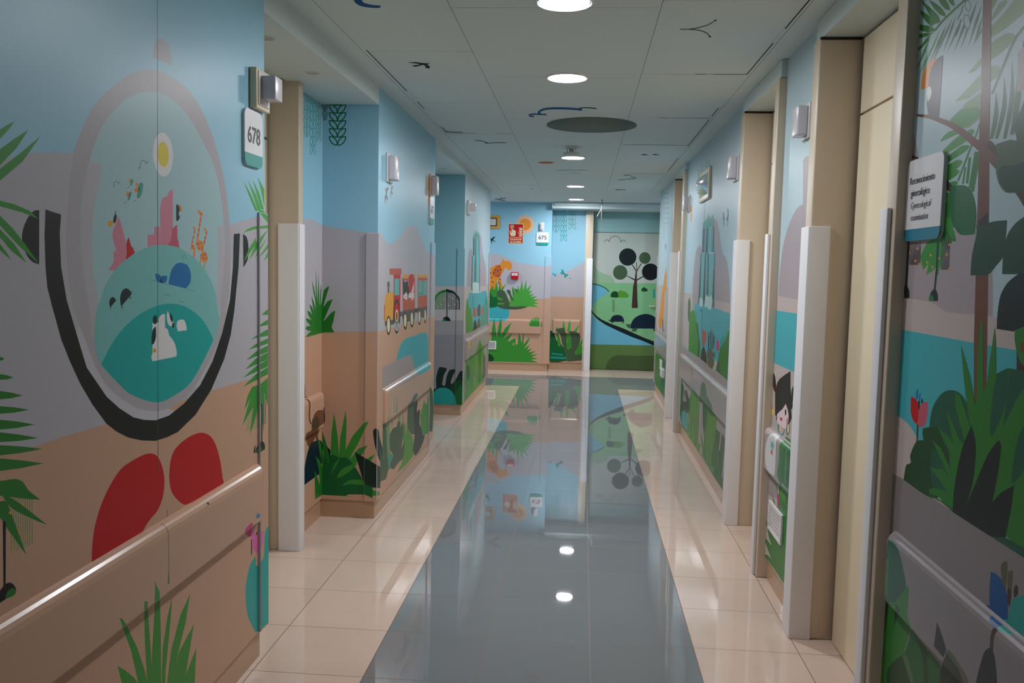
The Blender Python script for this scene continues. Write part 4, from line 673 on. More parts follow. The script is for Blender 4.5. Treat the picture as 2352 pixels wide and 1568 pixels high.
a.e('dorange', 172,1186,58,7).p('seamd', (862,1126),(885,1123),(925,1130),(885,1131)).p('seamd', (942,1124),(965,1123),(1004,1130),(965,1131))
a.l('tgreen', 5, (738,1280),(780,1278),(795,1288),(830,1296),(810,1304),(760,1305)).l('tgreen', 4, (700,1312),(750,1310),(750,1306)).l('seamd', 3, (678,1382),(750,1385)).l('seamd', 3, (60,1372),(80,1378))
def paint_ceiling(mb, art):
    for i, (c, polys) in enumerate(art.items):
        QS = [[tuple(chit(x, y))[:2] for x, y in pts] for pts in polys]
        for tri in (t for Q in QS for t in fill(Q)): mb.face([(x, y, ceil_z(y)-.0009-.00004*i) for x, y in tri], c)
paint_ceiling(mb, C1)
struct(mb.build('ceiling', 'paint'), 'pale panelled ceiling with painted birds and clouds', 'ceiling')

# ---- walls
def wall(name, boxes, paints, label):
    mb = MB()
    for b in boxes: mb.box(*b[:6], b[6] if len(b) > 6 else 'sky')
    for p in paints: paint(mb, *p[:6], **(p[6] if len(p) > 6 else {}))
    o = mb.build(name, 'vinyl'); struct(o, label, 'wall'); return o
wall('wall_left', [(LX-.45,LX,-2.2,3.49,.12,ZC)], [(A1,0,LX,1,(-2.2,3.49),(.12,ZC))], 'left wall printed with goggles, red feet and palm leaves')
wall('wall_left_recess', [(LR-.3,LR,4.84,5.60,.12,2.65)], [(A2,0,LR,1,(4.84,5.47),(.12,2.65),dict(px=(680,760)))], 'recess side wall printed with green bush and monkey tail')
wall('wall_left_pier', [(LR-.3,LX,5.47,7.59,.12,ZC)], [(A2,1,5.47,-1,(LR,LX),(.12,2.65),dict(px=(735,885))), (A2,0,LX,1,(5.47,7.59),(.12,ZC),dict(px=(860,1015)))], 'left wall between the recesses, printed with a small train')
wall('wall_left_back', [(LX-.6,LR-.001,7.2,9.9,.12,ZC), (LX-.62,-1.80,3.3,4.84,0,ZC)], [], 'back of the left recesses')
wall('wall_left_far', [(LR-2.4,LX,9.52,12.15,.12,ZC)], [(A3,1,9.52,-1,(LR,LX),(.12,2.65)), (A4,0,LX,1,(9.52,12.15),(.12,ZC))], 'far left wall printed with umbrella tree and waterfall')
wall('wall_end', [(-5,-.505,13.95,14.6,.12,ZC), (-.51,.03,14.28,14.6,.12,ZC)], [(A5,1,13.95,-1,(-5,-.505),(.12,ZC)), (A6,1,14.28,-1,(-.505,.03),(.12,2.60))], 'end wall printed with leopard, sun and green bushes')
wall('wall_cross_left', [(-5.1,-5,11.5,14.5,0,ZC,'lav2')], [], 'far closing wall of the crossing corridor on the left')
wall('wall_cross_right', [(4,4.1,11.5,14.8,0,ZC,'lav2')], [], 'far closing wall of the crossing corridor on the right')
wall('wall_end_right', [(1.25,4,14.40,14.7,0,ZC)], [], 'plain blue end wall right of the door')
RW = [(A8,0,RX,-1,(8.97,12.10),(.12,ZC)),]
wall('wall_right_far', [(RX,RX+2,9.90,12.10,.12,ZC)], [(A8,0,RX,-1,(9.93,12.10),(.12,ZC))], 'far right wall strip printed with a long orange neck')
wall('wall_right_waterfall', [(RX,RX+.4,5.74,9.03,.12,ZC)], [(A8,0,RX,-1,(5.78,8.90),(.12,ZC))], 'right wall printed with waterfall, pond and bushes')
wall('wall_right_girl', [(RX,RX+.4,3.97,4.78,.12,ZC)], [(A9,0,RX,-1,(4.0,4.80),(.12,ZC))], 'narrow right wall printed with a dark-haired girl')
wall('wall_right_near', [(RX,RX+.4,-2.2,2.94,.12,ZC)], [(A10,0,RX,-1,(-2.2,2.90),(.12,ZC))], 'near right wall printed with toucan, trunk and big leaves')
# soffits of the two recesses and the shallow beam by the end door
for nm, y0, y1, lb in (('trim_1', 3.49, 5.47, 'lowered soffit over the near left recess'), ('trim_2', 7.59, 9.52, 'lowered soffit over the second left recess')):
    mb = MB(); mb.box(LR, LX, y0, y1, 2.65, ZC, 'ceil'); struct(mb.build(nm, 'paint'), lb, 'soffit')
mb = MB(); mb.box(-1.9, LR, 3.49, 4.84, 2.665, ZC, 'ceil'); struct(mb.build('trim_3', 'paint'), 'small soffit above the door of room 678', 'soffit')
mb = MB(); mb.box(-.505, 4, 13.80, 14.5, 2.60, 2.75, 'ceil', .0); mb.box(-.48, 4, 13.76, 13.82, 2.64, 2.70, 'ceil', .025); struct(mb.build('trim_4', 'paint'), 'shallow ceiling beam before the end door', 'beam')
# ---- skirting
def base(name, boxes, label):
    mb = MB()
    for b in boxes: mb.box(*b, 0, .12, 'skirt')
    struct(mb.build(name, 'tile'), label, 'skirting')
base('baseboard_left', [(LX-.3,LX-.012,-2.2,3.455)], 'beige skirting under the goggles wall')
base('baseboard_left_recess', [(LR-.2,LR-.008,4.86,5.482)], 'beige skirting in the near left recess')
base('baseboard_left_pier', [(LR-.2,LX-.012,5.482,7.56)], 'beige skirting under the train wall')
base('baseboard_left_far', [(-4,LX-.012,9.532,12.12)], 'beige skirting under the far left wall')
base('baseboard_end', [(-5,-.53,13.96,14.5), (-.53,.03,14.29,14.5)], 'beige skirting along the end wall')
base('baseboard_right_far', [(RX+.012,RX+.5,9.95,12.06)], 'beige skirting under the far right wall')
base('baseboard_right_waterfall', [(RX+.012,RX+.5,5.78,8.88)], 'beige skirting under the waterfall wall')
base('baseboard_right_girl', [(RX+.012,RX+.5,4.03,4.78)], 'beige skirting under the narrow wall with the girl')
base('baseboard_right_near', [(RX+.012,RX+.5,-2.2,2.86)], 'beige skirting under the near right wall')

# ---- handrails
R_ = lambda *a: rail(*a)
def wallrail(label, ax, val, sgn, u0, u1, basec, art=None, px=None, end0=True, end1=True, skip=()):
    mb = MB(); r = .024
    f = [(0, 0), (.25, .66), (.6, .92), (1, 1)]
    secs = [(u0+r*t, k) for t, k in f] if end0 else [(u0, 1)]
    secs += [(u1-r*t, k) for t, k in f[::-1]] if end1 else [(u1, 1)]
    for (ua, ka), (ub, kb) in zip(secs, secs[1:]):
        for (za, da), (zb, db) in zip(RAIL, RAIL[1:]):
            mb.face([((val+sgn*d, a, b) if ax == 0 else (a, val+sgn*d, b)) for d, a, b in ((da*ka, ua, za), (da*kb, ub, za), (db*kb, ub, zb), (db*ka, ua, zb))], basec, True)
    if art: paint(mb, art, ax, val, sgn, (u0+(r if end0 else 0), u1-(r if end1 else 0)), (.603, .831), prof=RAIL, px=px, start=3, skip=skip)
    o = mb.build('handrail', 'satin', merge=False); return tag(o, label, 'handrail')
wallrail('sand-coloured bumper handrail below the red feet on the near left wall', 0, LX, 1, -2.2, 3.405, 'sand', A1, end0=False, skip=('red',))
wallrail('short bumper handrail in the near left recess crossed by a printed brown tail', 0, LR, 1, 4.87, 5.44, 'sand', A2, (640,760))
wallrail('bumper handrail under the printed train with a teal pond corner', 0, LX, 1, 5.63, 7.385, 'sand', A2, (860,1015))
wallrail('bumper handrail on the far left wall below the printed waterfall', 0, LX, 1, 9.72, 12.05, 'taupe', A4)
wallrail('bumper handrail on the end wall below the printed leopard', 1, 13.95, -1, -5, -.64, 'sand', A5, end0=False)
wallrail('short bumper handrail on the set-back wall beside the end door', 1, 14.28, -1, -.47, -.005, 'sand', A6)
wallrail('short bumper handrail at the far right below the long orange neck', 0, RX, -1, 10.02, 11.98, 'taupe', A8)
wallrail('long bumper handrail on the right wall below the printed waterfall', 0, RX, -1, 5.86, 8.86, 'taupe', A8)
wallrail('short bumper handrail on the right below the printed girl', 0, RX, -1, 4.06, 4.79, 'mauve', A9)
wallrail('bumper handrail on the near right wall below the toucan tree', 0, RX, -1, -2.2, 2.84, 'taupe', A10, end0=False)

# ---- corner guards: thin moulded profiles, some printed over with the mural
def guard(label, boxes, c='guard', paints=(), mat='guard', loc=None):
    mb = MB()
    for i, b in enumerate(boxes): s_ = .0007*i; mb.box(b[0]+s_, b[1]-s_, b[2]+s_, b[3]-s_, b[4]+s_, b[5]-s_, c, .004)
    for p in paints: paint(mb, *p[:6], **dict(start=4, **(p[6] if len(p) > 6 else {})))
    return tag(mb.build('corner_guard', mat), label, 'corner guard')
e = .0101
guard('printed corner guard at the end of the goggles wall, beside plate 678', [(LX-.03,LX+.010,3.41,3.50,.12,1.85), (LX-.10,LX+.010,3.49,3.505,.12,1.85)], 'lav', [(A1,0,LX+e,1,(3.413,3.502),(.123,1.847))], 'vinyl')
guard('white corner guard on the frame of door 678', [(-1.70,-1.583,4.770,4.80,0,1.87), (-1.60,-1.575,4.775,4.865,0,1.87)])
guard('printed corner guard on the near edge of the train wall', [(-1.375,LX+.010,5.459,5.475,.12,1.85), (LX-.01,LX+.010,5.459,5.61,.12,1.85)], 'lav', [(A2,1,5.459-.0001,-1,(-1.372,LX+.007),(.123,1.847),dict(px=(735,885))), (A2,0,LX+e,1,(5.463,5.607),(.123,1.847),dict(px=(860,1015)))], 'vinyl')
guard('printed corner guard on the far edge of the train wall below plate 677', [(LX-.01,LX+.010,7.40,7.60,.12,1.85)], 'lav', [(A2,0,LX+e,1,(7.403,7.597),(.123,1.847),dict(px=(860,1015)))], 'vinyl')
guard('printed corner guard beside the umbrella tree at the second recess', [(-1.375,LX+.010,9.509,9.525,.12,1.85), (LX-.01,LX+.010,9.509,9.62,.12,1.85)], 'taupe', [(A3,1,9.509-.0001,-1,(-1.372,LX+.007),(.123,1.847)), (A4,0,LX+e,1,(9.513,9.617),(.123,1.847))], 'vinyl')
guard('printed corner guard at the far end of the left wall', [(LX-.01,LX+.010,12.06,12.16,.12,1.85), (LX-.1,LX+.010,12.15,12.162,.12,1.85)], 'taupe', [(A4,0,LX+e,1,(12.063,12.157),(.123,1.847))], 'vinyl')
guard('printed corner guard on the end wall right of plate 675', [(-.60,-.495,13.939,13.96,.12,1.85), (-.51,-.495,13.939,14.05,.12,1.85)], 'lav', [(A5,1,13.939-.0001,-1,(-.597,-.498),(.123,1.847))], 'vinyl')
guard('white corner guard on the frame of the end door', [(.060,.160,14.185,14.21,0,1.83), (.145,.160,14.185,14.26,0,1.83)])
guard('white corner guard on the far frame of the farthest right door', [(.978,1.06,9.838,9.87,0,1.86), (.972,.99,9.838,9.95,0,1.86)])
guard('narrow white corner guard on the near frame of the farthest right door', [(.975,.99,9.02,9.10,0,1.86), (.975,1.03,9.08,9.10,0,1.86)])
guard('white corner guard between the waterfall wall and the middle right door', [(.978,1.06,5.688,5.72,0,1.86), (.972,.99,5.688,5.80,0,1.86)])
guard('narrow white corner guard on the near frame of the middle right door', [(.975,.99,4.755,4.82,0,1.86), (.975,1.03,4.80,4.82,0,1.86)])
guard('wide white corner guard between the printed girl and the near right door', [(.983,1.073,3.918,3.95,0,1.86), (.977,.995,3.918,4.05,0,1.86)])
guard('narrow white corner guard on the near frame of the near right door', [(.975,.99,2.925,2.995,0,1.87), (.975,1.03,2.972,2.995,0,1.87)])
guard('printed corner guard at the far end of the right wall', [(RX-.010,RX+.01,12.02,12.11,.12,1.85), (RX-.010,RX+.1,12.10,12.112,.12,1.85)], 'blush', [(A8,0,RX-e,-1,(12.023,12.107),(.123,1.847))], 'vinyl')

# ---- doors (structure): frame, leaf, transom panel
def right_door(n, y0, y1, label, fw=.09):
    d = bpy.data.objects.new(f'door_{n}', None); COL.objects.link(d); d.location = (DX, (y0+y1)/2, 0); struct(d, label, 'door')
    mb = MB(); mb.box(.99, DX+.02, y1, y1+.10, 0, 2.665, 'beige', .006); mb.box(.99, DX+.02, y0-fw, y0, 0, 2.665, 'beige', .006); mb.box(1.0, DX+.3, y0-fw, y1+.10, 2.667, ZC-.002, 'ceil', 0); mb.box(.992, DX, y1-.004, y1+.02, 2.655, 2.667, 'gap')
    mb.box(DX+.03, DX+.05, y0, y1, 0, 2.665, 'gap'); mb.build('frame', 'lam', d)
    mb = MB(); mb.box(DX, DX+.03, y0-.02, y1-.030, .006, 2.330, 'doorbeige', .002); lf = mb.build('leaf', 'lam', d)
    mb = MB(); mb.box(DX, DX+.03, y0-.02, y1-.030, 2.340, 2.655, 'doorbeige', .002); mb.build('transom_panel', 'lam', d)
    return d
right_door(1, 9.08, 9.85, 'farthest right door, deep beige frame', .13)
right_door(2, 4.80, 5.70, 'middle right door in deep beige frame', .085)
right_door(3, 2.98, 3.93, 'near right beige door in deep frame')
d = bpy.data.objects.new('door_4', None); COL.objects.link(d); d.location = (-1.78, 4.15, 0); struct(d, 'door of room 678 in the near left recess', 'door')
mb = MB(); mb.box(-1.80, -1.585, 4.785, 4.86, 0, 2.66, 'beige', .006); mb.box(-1.80, -1.745, 3.49, 4.86, 2.655, 2.665, 'gap'); mb.box(-1.797, -1.79, 3.49, 4.785, 0, 2.65, 'gap'); mb.build('frame', 'lam', d)
mb = MB(); mb.box(-1.79, -1.76, 3.495, 4.772, .006, 2.325, 'doorbeige', .002); mb.build('leaf', 'lam', d)
mb = MB(); mb.box(-1.79, -1.76, 3.495, 4.772, 2.340, 2.65, 'doorbeige', .002); mb.build('transom_panel', 'lam', d)
d = bpy.data.objects.new('door_5', None); COL.objects.link(d); d.location = (.70, 14.47, 0); struct(d, 'end door printed with a round-crowned tree, turtles and water', 'door')
mb = MB(); mb.box(.03, .155, 14.20, 14.50, 0, 2.60, 'beige', .005); mb.box(1.24, 1.36, 14.20, 14.50, 0, 2.60, 'beige', .005); mb.box(.15, 1.25, 14.50, 14.52, 0, 2.6, 'gap'); mb.build('frame', 'lam', d)
mb = MB(); mb.box(.165, 1.235, 14.47, 14.50, .008, 2.262, 'mint'); paint(mb, A7, 1, 14.47, -1, (.165,1.235), (.008,2.262)); leaf = mb.build('leaf', 'vinyl', d)
mb = MB(); mb.box(.165, 1.235, 14.47, 14.50, 2.270, 2.60, (150,190,190)); mb.build('transom_panel', 'vinyl', d)
mb = MB(); mb.lathe([(.0,0),(.012,0),(.012,.035),(.009,.037)], 'ivory', Matrix.Translation((1.19,14.47,1.075)) @ Matrix.Rotation(math.pi/2, 4, 'X'), 20); mb.box(1.10, 1.205, 14.425, 14.443, 1.066, 1.084, 'ivory', .006)
h = mb.build('handle', 'plastic'); h.parent = leaf

# ---- ceiling fittings
def lamp(i, x, y, r, label, mat='lamp'):
    z = ceil_z(y); t = thing('ceiling_light', label, 'ceiling light', (x, y, z), 'round ceiling lights')
    mb = MB(); mb.lathe([(r*1.12, 0), (r*1.12, -.006), (r*1.02, -.010), (r*1.0, -.005)], 'white', Matrix.Translation((x, y, z)), 48); mb.build('trim_ring', 'plastic', t)
    mb = MB(); mb.lathe([(r*.995, -.004), (r*.9, -.006), (.0001, -.007)], 'white', Matrix.Translation((x, y, z)), 48); mb.build('diffuser', mat, t)
for i, (px_, py_, lb) in enumerate(((1297,3,'round white ceiling light nearest the camera, cut by the top edge'),(1303,177,'second round ceiling light from the camera, before the grey disc'),(1316,361,'round ceiling light half hidden behind the smoke detector'),(1322,427,'small round ceiling light, second from the end wall'),(1324,457,'farthest round ceiling light, closest to the end wall'))):
    p = chit(px_, py_); lamp(i, p.x, p.y, .110, lb, 'lamp_dim' if i == 0 else 'lamp')
lamp(9, -.12, .6, .110, 'added round fill light behind the camera, unseen', 'lamp_fill')  # weak fill out of view, added to brighten the near right door and guards
for x, y, lb in ((-2.6,12.9,'added unseen round light in the left arm of the crossing corridor'),(-4.1,12.9,'added unseen round light farthest left in the crossing corridor'),(2.3,13.0,'added unseen round light in the right arm of the crossing corridor')): lamp(9, x, y, .110, lb, 'lamp_dim')  # extra lamps out of view, added to brighten the far end
def disc(name, label, cat, x, y, r, prof, c, mat='plastic'):
    z = ceil_z(y); mb = MB(); mb.lathe([(r*a, -b) for a, b in prof], c, Matrix.Translation((x, y, z)), 48); return tag(mb.build(name, mat), label, cat)
disc('ceiling_disc', 'large flat dark grey disc on the ceiling below the painted cloud', 'ceiling disc', .037, 6.82, .172*2, [(1,.0),(1,.004),(0.0003,.005)], (110,122,116), 'paint')
vp = chit(1315, 394); vx, vy, vz = vp.x, vp.y, ceil_z(vp.y)
t = thing('ceiling_vent', 'round slotted ceiling vent beyond the smoke detector', 'vent', (vx,vy,vz))
mb = MB(); mb.lathe([(.18,0),(.18,-.008),(.165,-.010),(.16,-.004)], 'ceil', Matrix.Translation((vx,vy,vz)), 40); mb.build('rim', 'plastic', t)
mb = MB(); mb.lathe([(.15,-.0015),(.0001,-.002)], 'moss', Matrix.Translation((vx,vy,vz)), 40)
for r in (.06,.1,.14): mb.lathe([(r,-.002),(r,-.008),(r-.016,-.008),(r-.016,-.002)], 'ceil', Matrix.Translation((vx,vy,vz)), 40)
mb.build('slats', 'plastic', t)
dt = chit(1313,338); dx, dy = dt.x, dt.y; dz = ceil_z(dt.y)
t = thing('smoke_detector', 'white smoke detector hanging from the ceiling before the third light', 'smoke detector', (dx,dy,dz)); D = Matrix.Translation((dx,dy,dz))
mb = MB(); mb.lathe([(.062,0),(.062,-.012),(.05,-.020),(.02,-.022)], 'plaster', D); mb.build('mount', 'plastic', t)
mb = MB(); mb.lathe([(.018,-.02),(.020,-.040),(.050,-.046)], 'plaster', D)
for k in range(8):
    a_ = k*math.pi/4; mb.face([(dx+math.cos(a_+s)*r, dy+math.sin(a_+s)*r, dz-z) for s, r, z in ((-.07,.05,.02),(.07,.05,.02),(.07,.055,.055),(-.07,.055,.055))], 'plaster')
mb.build('cage', 'plastic', t)
mb = MB(); mb.lathe([(.075,-.050),(.078,-.058),(.07,-.072),(.03,-.080),(.0001,-.081)], 'plaster', D); mb.build('sensing_head', 'plastic', t)
for i, (x, y, lb) in enumerate(((-1.44,3.895,'small round speaker grille in the recess soffit, cut by the near wall edge'),(-1.445,4.582,'small round speaker grille in the near recess soffit, before the leaf garland'),(-1.47,8.15,'small round grille at the near end of the second recess soffit'),(-1.45,8.95,'small round grille at the far end of the second recess soffit'))):
    t = thing('ceiling_grille', lb, 'grille', (x,y,2.65), 'small round soffit grilles'); D = Matrix.Translation((x,y,2.65)); r = .030 if i < 2 else .034
    mb = MB(); mb.lathe([(r*1.25,0),(r*1.25,-.003),(r,-.004),(r,-.001)], 'plaster', D, 28); mb.build('rim', 'plastic', t)
    mb = MB(); mb.lathe([(r,-.0012),(.0001,-.0013)], 'brown', D, 28)
    for k in range(-3, 4): mb.box(x-math.sqrt(max(0, 1-(k/4)**2))*r, x+math.sqrt(max(0, 1-(k/4)**2))*r, y+k*r/4-.0018, y+k*r/4+.0018, 2.6465, 2.649, 'plaster')
    mb.build('mesh_bars', 'plastic', t)
hp = hit(1383,463,1,13.3); hx, hy = hp.x, 13.3
t = thing('ceiling_hook', 'thin clear hook rods dangling from the ceiling before the end door', 'hook', (hx,hy,ceil_z(hy)))
mb = MB(); mb.lathe([(.012,0),(.010,-.012),(.004,-.016),(.003,-.10)], 'seamd', Matrix.Translation((hx,hy,ceil_z(hy))), 16); mb.build('stem', 'plastic', t)
def rod(mb, p, q, r, c):
    p, q = Vector(p), Vector(q); dd = q-p; L = dd.length; Mx = Matrix.Translation(p) @ dd.to_track_quat('Z', 'Y').to_matrix().to_4x4(); mb.lathe([(r,0),(r,L),(.0001,L)], c, Mx, 12)
zz = ceil_z(hy)-.10
mb = MB(); rod(mb, (hx,hy,zz), (hx-.004,hy,zz-.20), .007, 'white'); rod(mb, (hx,hy,zz-.02), (hx-.07,hy,zz-.15), .004, 'white'); mb.lathe([(.0001,.012),(.012,0),(.0001,-.012)], 'white', Matrix.Translation((hx,hy,zz)), 14); mb.build('rods', 'satin', t)

# ---- signs
import os
def text_mesh(name, body, size, c, mat4, parent, bold=0, shear=0, align='LEFT', width=1, mat='plastic', spacing=1):
    cu = bpy.data.curves.new('t', 'FONT'); cu.body = body; cu.size = size; cu.align_x = align; cu.extrude = .0006; cu.offset = bold; cu.shear = shear; cu.resolution_u = 6; cu.space_character = spacing
    ob = bpy.data.objects.new('t', cu); COL.objects.link(ob); bpy.context.view_layer.update()
    me = bpy.data.meshes.new_from_object(ob.evaluated_get(bpy.context.evaluated_depsgraph_get())); bpy.data.objects.remove(ob)
    me.transform(mat4 @ Matrix.Diagonal((width,1,1,1))); me.materials.clear(); me.materials.append(M[mat]); me.name = name
    ca = me.color_attributes.new('paint', 'FLOAT_COLOR', 'CORNER'); ca.data.foreach_set('color', list((*lin(PAL[c]), 1.0))*len(me.loops))
    o = bpy.data.objects.new(name, me); COL.objects.link(o); o.parent = parent; o.matrix_parent_inverse = Matrix.Translation(-parent.location); return o
# wall frames: text runs along +u of the frame, up is z
def frame(ax, val, sgn, u, z, off):
    if ax == 0:   # plane x=val facing sgn; reading direction
        dx_ = Vector((0, 1, 0)) if sgn > 0 else Vector((0, -1, 0)); n = Vector((sgn, 0, 0)); o = Vector((val+sgn*off, u, z))
    else: dx_ = Vector((1, 0, 0)); n = Vector((0, -1, 0)); o = Vector((u, val-off, z))
    return Matrix(((dx_.x, 0, n.x, o.x), (dx_.y, 0, n.y, o.y), (dx_.z, 1, n.z, o.z), (0, 0, 0, 1)))
def rrect(x0, x1, y0, y1, r, corners=(1,1,1,1), n=7):
    out = []
    for (cx, cy, a0), on in zip(((x1-r,y1-r,0), (x0+r,y1-r,90), (x0+r,y0+r,180), (x1-r,y0+r,270)), corners):
        if on: out += [(cx+r*math.cos(math.radians(a0+90*k/n)), cy+r*math.sin(math.radians(a0+90*k/n))) for k in range(n+1)]
        else: out.append((x1 if a0 in (0,270) else x0, y1 if a0 in (0,90) else y0))
    return out
def slab(mb, F, pts, z0, z1, c):
    A = [F @ Vector((x, y, z0)) for x, y in pts]; B = [F @ Vector((x, y, z1)) for x, y in pts]; n = len(pts)
    for i in range(n): mb.face([A[i], A[(i+1) % n], B[(i+1) % n], B[i]], c)
    mb.face(A[::-1], c); mb.face(B, c)
def room_sign(label, ax, val, sgn, u, z, w_, h_, band, bandc, lines, r=.03, group=None):
    F = frame(ax, val, sgn, u, z, 0); t = thing('room_sign', label, 'sign', F @ Vector((0,0,0)), group)
    mb = MB(); slab(mb, F, rrect(-w_/2, w_/2, -h_/2, h_/2, r), 0, .009, 'plaster'); mb.build('backing', 'plastic', t)
    mb = MB(); slab(mb, F, rrect(-w_/2, w_/2, -h_/2, -h_/2+band-.0005, r, (0,0,1,1)), .009, .012, bandc); mb.build('colour_band', 'plastic', t)
    mb = MB(); slab(mb, F, rrect(-w_/2, w_/2, -h_/2+band, h_/2, r, (1,1,0,0)), .009, .012, 'guard'); mb.build('face_plate', 'plastic', t)
    for s, sz, x, y, c, bold, sh, wd, al in lines: text_mesh('lettering', s, sz, c, F @ Matrix.Translation((x, y, .0125)), t, bold, sh, al, wd)
    return t
# ==== numbered plates
S = room_sign('white plate 678 with teal band beside the near left recess', 0, LX, 1, 3.348, 2.128, .185, .215, .048, 'signteal', [('678', .088, 0, -.018, 'ptext', .0012, 0, 1.0, 'CENTER')])
S = room_sign('white plate 677 with teal band on the train wall edge', 0, LX, 1, 7.385, 2.12, .19, .235, .052, 'signteal', [('677', .088, 0, -.022, 'ptext', .0012, 0, 1.0, 'CENTER')])
S = room_sign('white plate 675 with teal band on the end wall', 1, 13.95, -1, -.650, 2.125, .195, .205, .042, 'signteal', [('675', .086, 0, -.012, 'ptext', .001, 0, 1.05, 'CENTER')])
S = room_sign('large white plate reading Reconocimiento ginecológico, on the near right wall', 0, RX, -1, 2.748, 1.886, .28, .25, .036, 'signblue', [('Reconocimiento', .0318, -.112, .050, 'ptext', -.0001, 0, .93, 'LEFT'), ('ginecológico', .0318, -.097, .012, 'ptext', -.0001, 0, .93, 'LEFT'), ('Gynecological', .0300, -.094, -.026, 'greytext', -.0003, .25, .93, 'LEFT'), ('examination', .0300, -.090, -.063, 'greytext', -.0003, .25, .93, 'LEFT')], .026)
# fire alarm sign
F = frame(1, 13.95, -1, -1.077, 2.196, 0); t = thing('alarm_sign', 'red sign with hand, flames and words PULSADOR DE ALARMA', 'sign', F @ Vector((0,0,0)))
mb = MB(); slab(mb, F, rrect(-.122,.122,-.160,.160,.006), 0, .003, 'cream'); slab(mb, F, rrect(-.113,.113,-.056,.152,.004), .003, .004, 'red'); slab(mb, F, rrect(-.113,.113,-.152,-.062,.004), .003, .004, 'red'); mb.build('board', 'plastic', t)
mb = MB()
def spx(pts): return [((x-585)/1000*.98*.113/.120, (612-y)/1000*.86) for x, y in pts]   # sign drawing units
def shp(c, pts, z=.0045, sm=False):
    P = spx(smooth(pts) if sm else pts)
    for tri in fill(P): mb.face([F @ Vector((x, y, z)) for x, y in tri], c)
shp('cream', [(488,452),(546,452),(546,515),(488,515)]); shp('red', [(496,461),(538,461),(538,506),(496,506)], .0047); shp('cream', ell(517,484,14,15), .0049); shp('red', ell(517,484,6,7), .0051)
mb.build('button_pictogram', 'plastic', t); mb = MB()
shp('cream', [(508,500),(524,500),(524,540),(545,540),(562,548),(582,560),(582,625),(570,658),(500,658),(480,610),(478,560),(490,552),(498,580),(502,600),(508,595)])
mb.build('hand_pictogram', 'plastic', t); mb = MB()
for P in ([(628,492),(650,508),(680,520),(692,512),(695,545),(660,545),(645,520)], [(630,535),(650,552),(680,565),(692,558),(692,580),(660,580)], [(614,590),(640,600),(680,605),(692,598),(692,625),(655,622)], [(632,630),(655,640),(692,632),(690,655),(650,658)], [(655,486),(675,500),(692,500),(690,512),(672,510)], [(622,560),(640,575),(690,592),(660,596)]): shp('cream', P, sm=True)
mb.build('flame_pictogram', 'plastic', t)
text_mesh('lettering', 'PULSADOR', .040, 'cream', F @ Matrix.Translation((0,-.102,.0046)), t, .0012, 0, 'CENTER', .93); text_mesh('lettering', 'DE ALARMA', .040, 'cream', F @ Matrix.Translation((0,-.144,.0046)), t, .0012, 0, 'CENTER', .86)
# alarm call point
F = frame(1, 13.95, -1, -1.080, 1.528, 0); t = thing('alarm_call_point', 'small red alarm box with white strip on the end wall', 'alarm box', F @ Vector((0,0,0)))
mb = MB(); mb.box(-1.138,-1.022,13.90,13.95,1.472,1.585,'red',.006); mb.build('housing', 'plastic', t)
mb = MB(); slab(mb, F, rrect(-.046,.046,.002,.042,.003), .0502, .0515, 'white'); mb.build('press_strip', 'plastic', t)
mb = MB(); slab(mb, F, [(-.022,.019),(.022,.019),(.022,.025),(-.022,.025)], .0518, .0521, 'seamd'); mb.build('mark', 'plastic', t)

# ---- call lamps by the doors
def call_lamp(label, side, y, z, w_=.085, h_=.15, c='plastic', lens='lens', arm=True, sz=1):
    sgn = 1 if side == 'L' else -1; X = LX if side == 'L' else RX
    t = thing('call_lamp', label, 'call lamp', (X, y, z), 'door call lamps')
    mb = MB(); mb.box(min(X, X+sgn*.012), max(X, X+sgn*.012), y-w_/2, y+w_/2, z-h_/2, z+h_/2, c, .004); mb.build('back_plate', 'plastic', t)
    mb = MB(); mb.box(min(X+sgn*.012, X+sgn*.062), max(X+sgn*.012, X+sgn*.062), y-w_*.40, y+w_*.40, z-h_*.42, z+h_*.42, (214,206,210), .010); mb.build('cover', 'satin', t)
    return t
t = thing('call_lamp', 'boxy call lamp with projecting cover above plate 678', 'call lamp', (LX, 3.40, 2.325), 'door call lamps')
mb = MB(); mb.box(LX, LX+.030, 3.33, 3.475, 2.245, 2.40, 'ivory', .005); mb.build('back_plate', 'plastic', t)
mb = MB(); mb.box(LX+.030, LX+.034, 3.345, 3.460, 2.26, 2.39, 'plastic', .002); mb.box(LX+.034, LX+.090, 3.37, 3.45, 2.285, 2.375, (214,206,210), .004); mb.build('cover', 'satin', t)
t = thing('call_lamp', 'boxy call lamp at the near end of the far left wall', 'call lamp', (LX, 9.78, 2.31), 'door call lamps')
mb = MB(); mb.box(LX, LX+.030, 9.70, 9.85, 2.23, 2.39, 'plastic', .005); mb.build('back_plate', 'plastic', t)
mb = MB(); mb.box(LX+.030, LX+.095, 9.73, 9.80, 2.275, 2.36, 'plastic', .004); mb.build('cover', 'satin', t)
call_lamp('clear square call lamp above the two printed swallows on the train wall', 'L', 5.76, 2.29, .15, .19)
call_lamp('bright square call lamp beside the printed sun above plate 677', 'L', 7.38, 2.33, .14, .19)
call_lamp('square call lamp on the narrow wall above the printed girl', 'R', 4.24, 2.36, .13, .165)
call_lamp('square call lamp at the near edge of the waterfall wall', 'R', 6.12, 2.36, .17, .175)
call_lamp('small square call lamp beside the printed sun on the far waterfall wall', 'R', 8.79, 2.32, .15, .165)
t = thing('call_lamp', 'slim white call lamp above plate 675 on the end wall', 'call lamp', (-.673,13.95,2.32), 'door call lamps')
mb = MB(); mb.box(-.705,-.628,13.938,13.95,2.243,2.383,'plastic',.004); mb.build('back_plate', 'plastic', t)
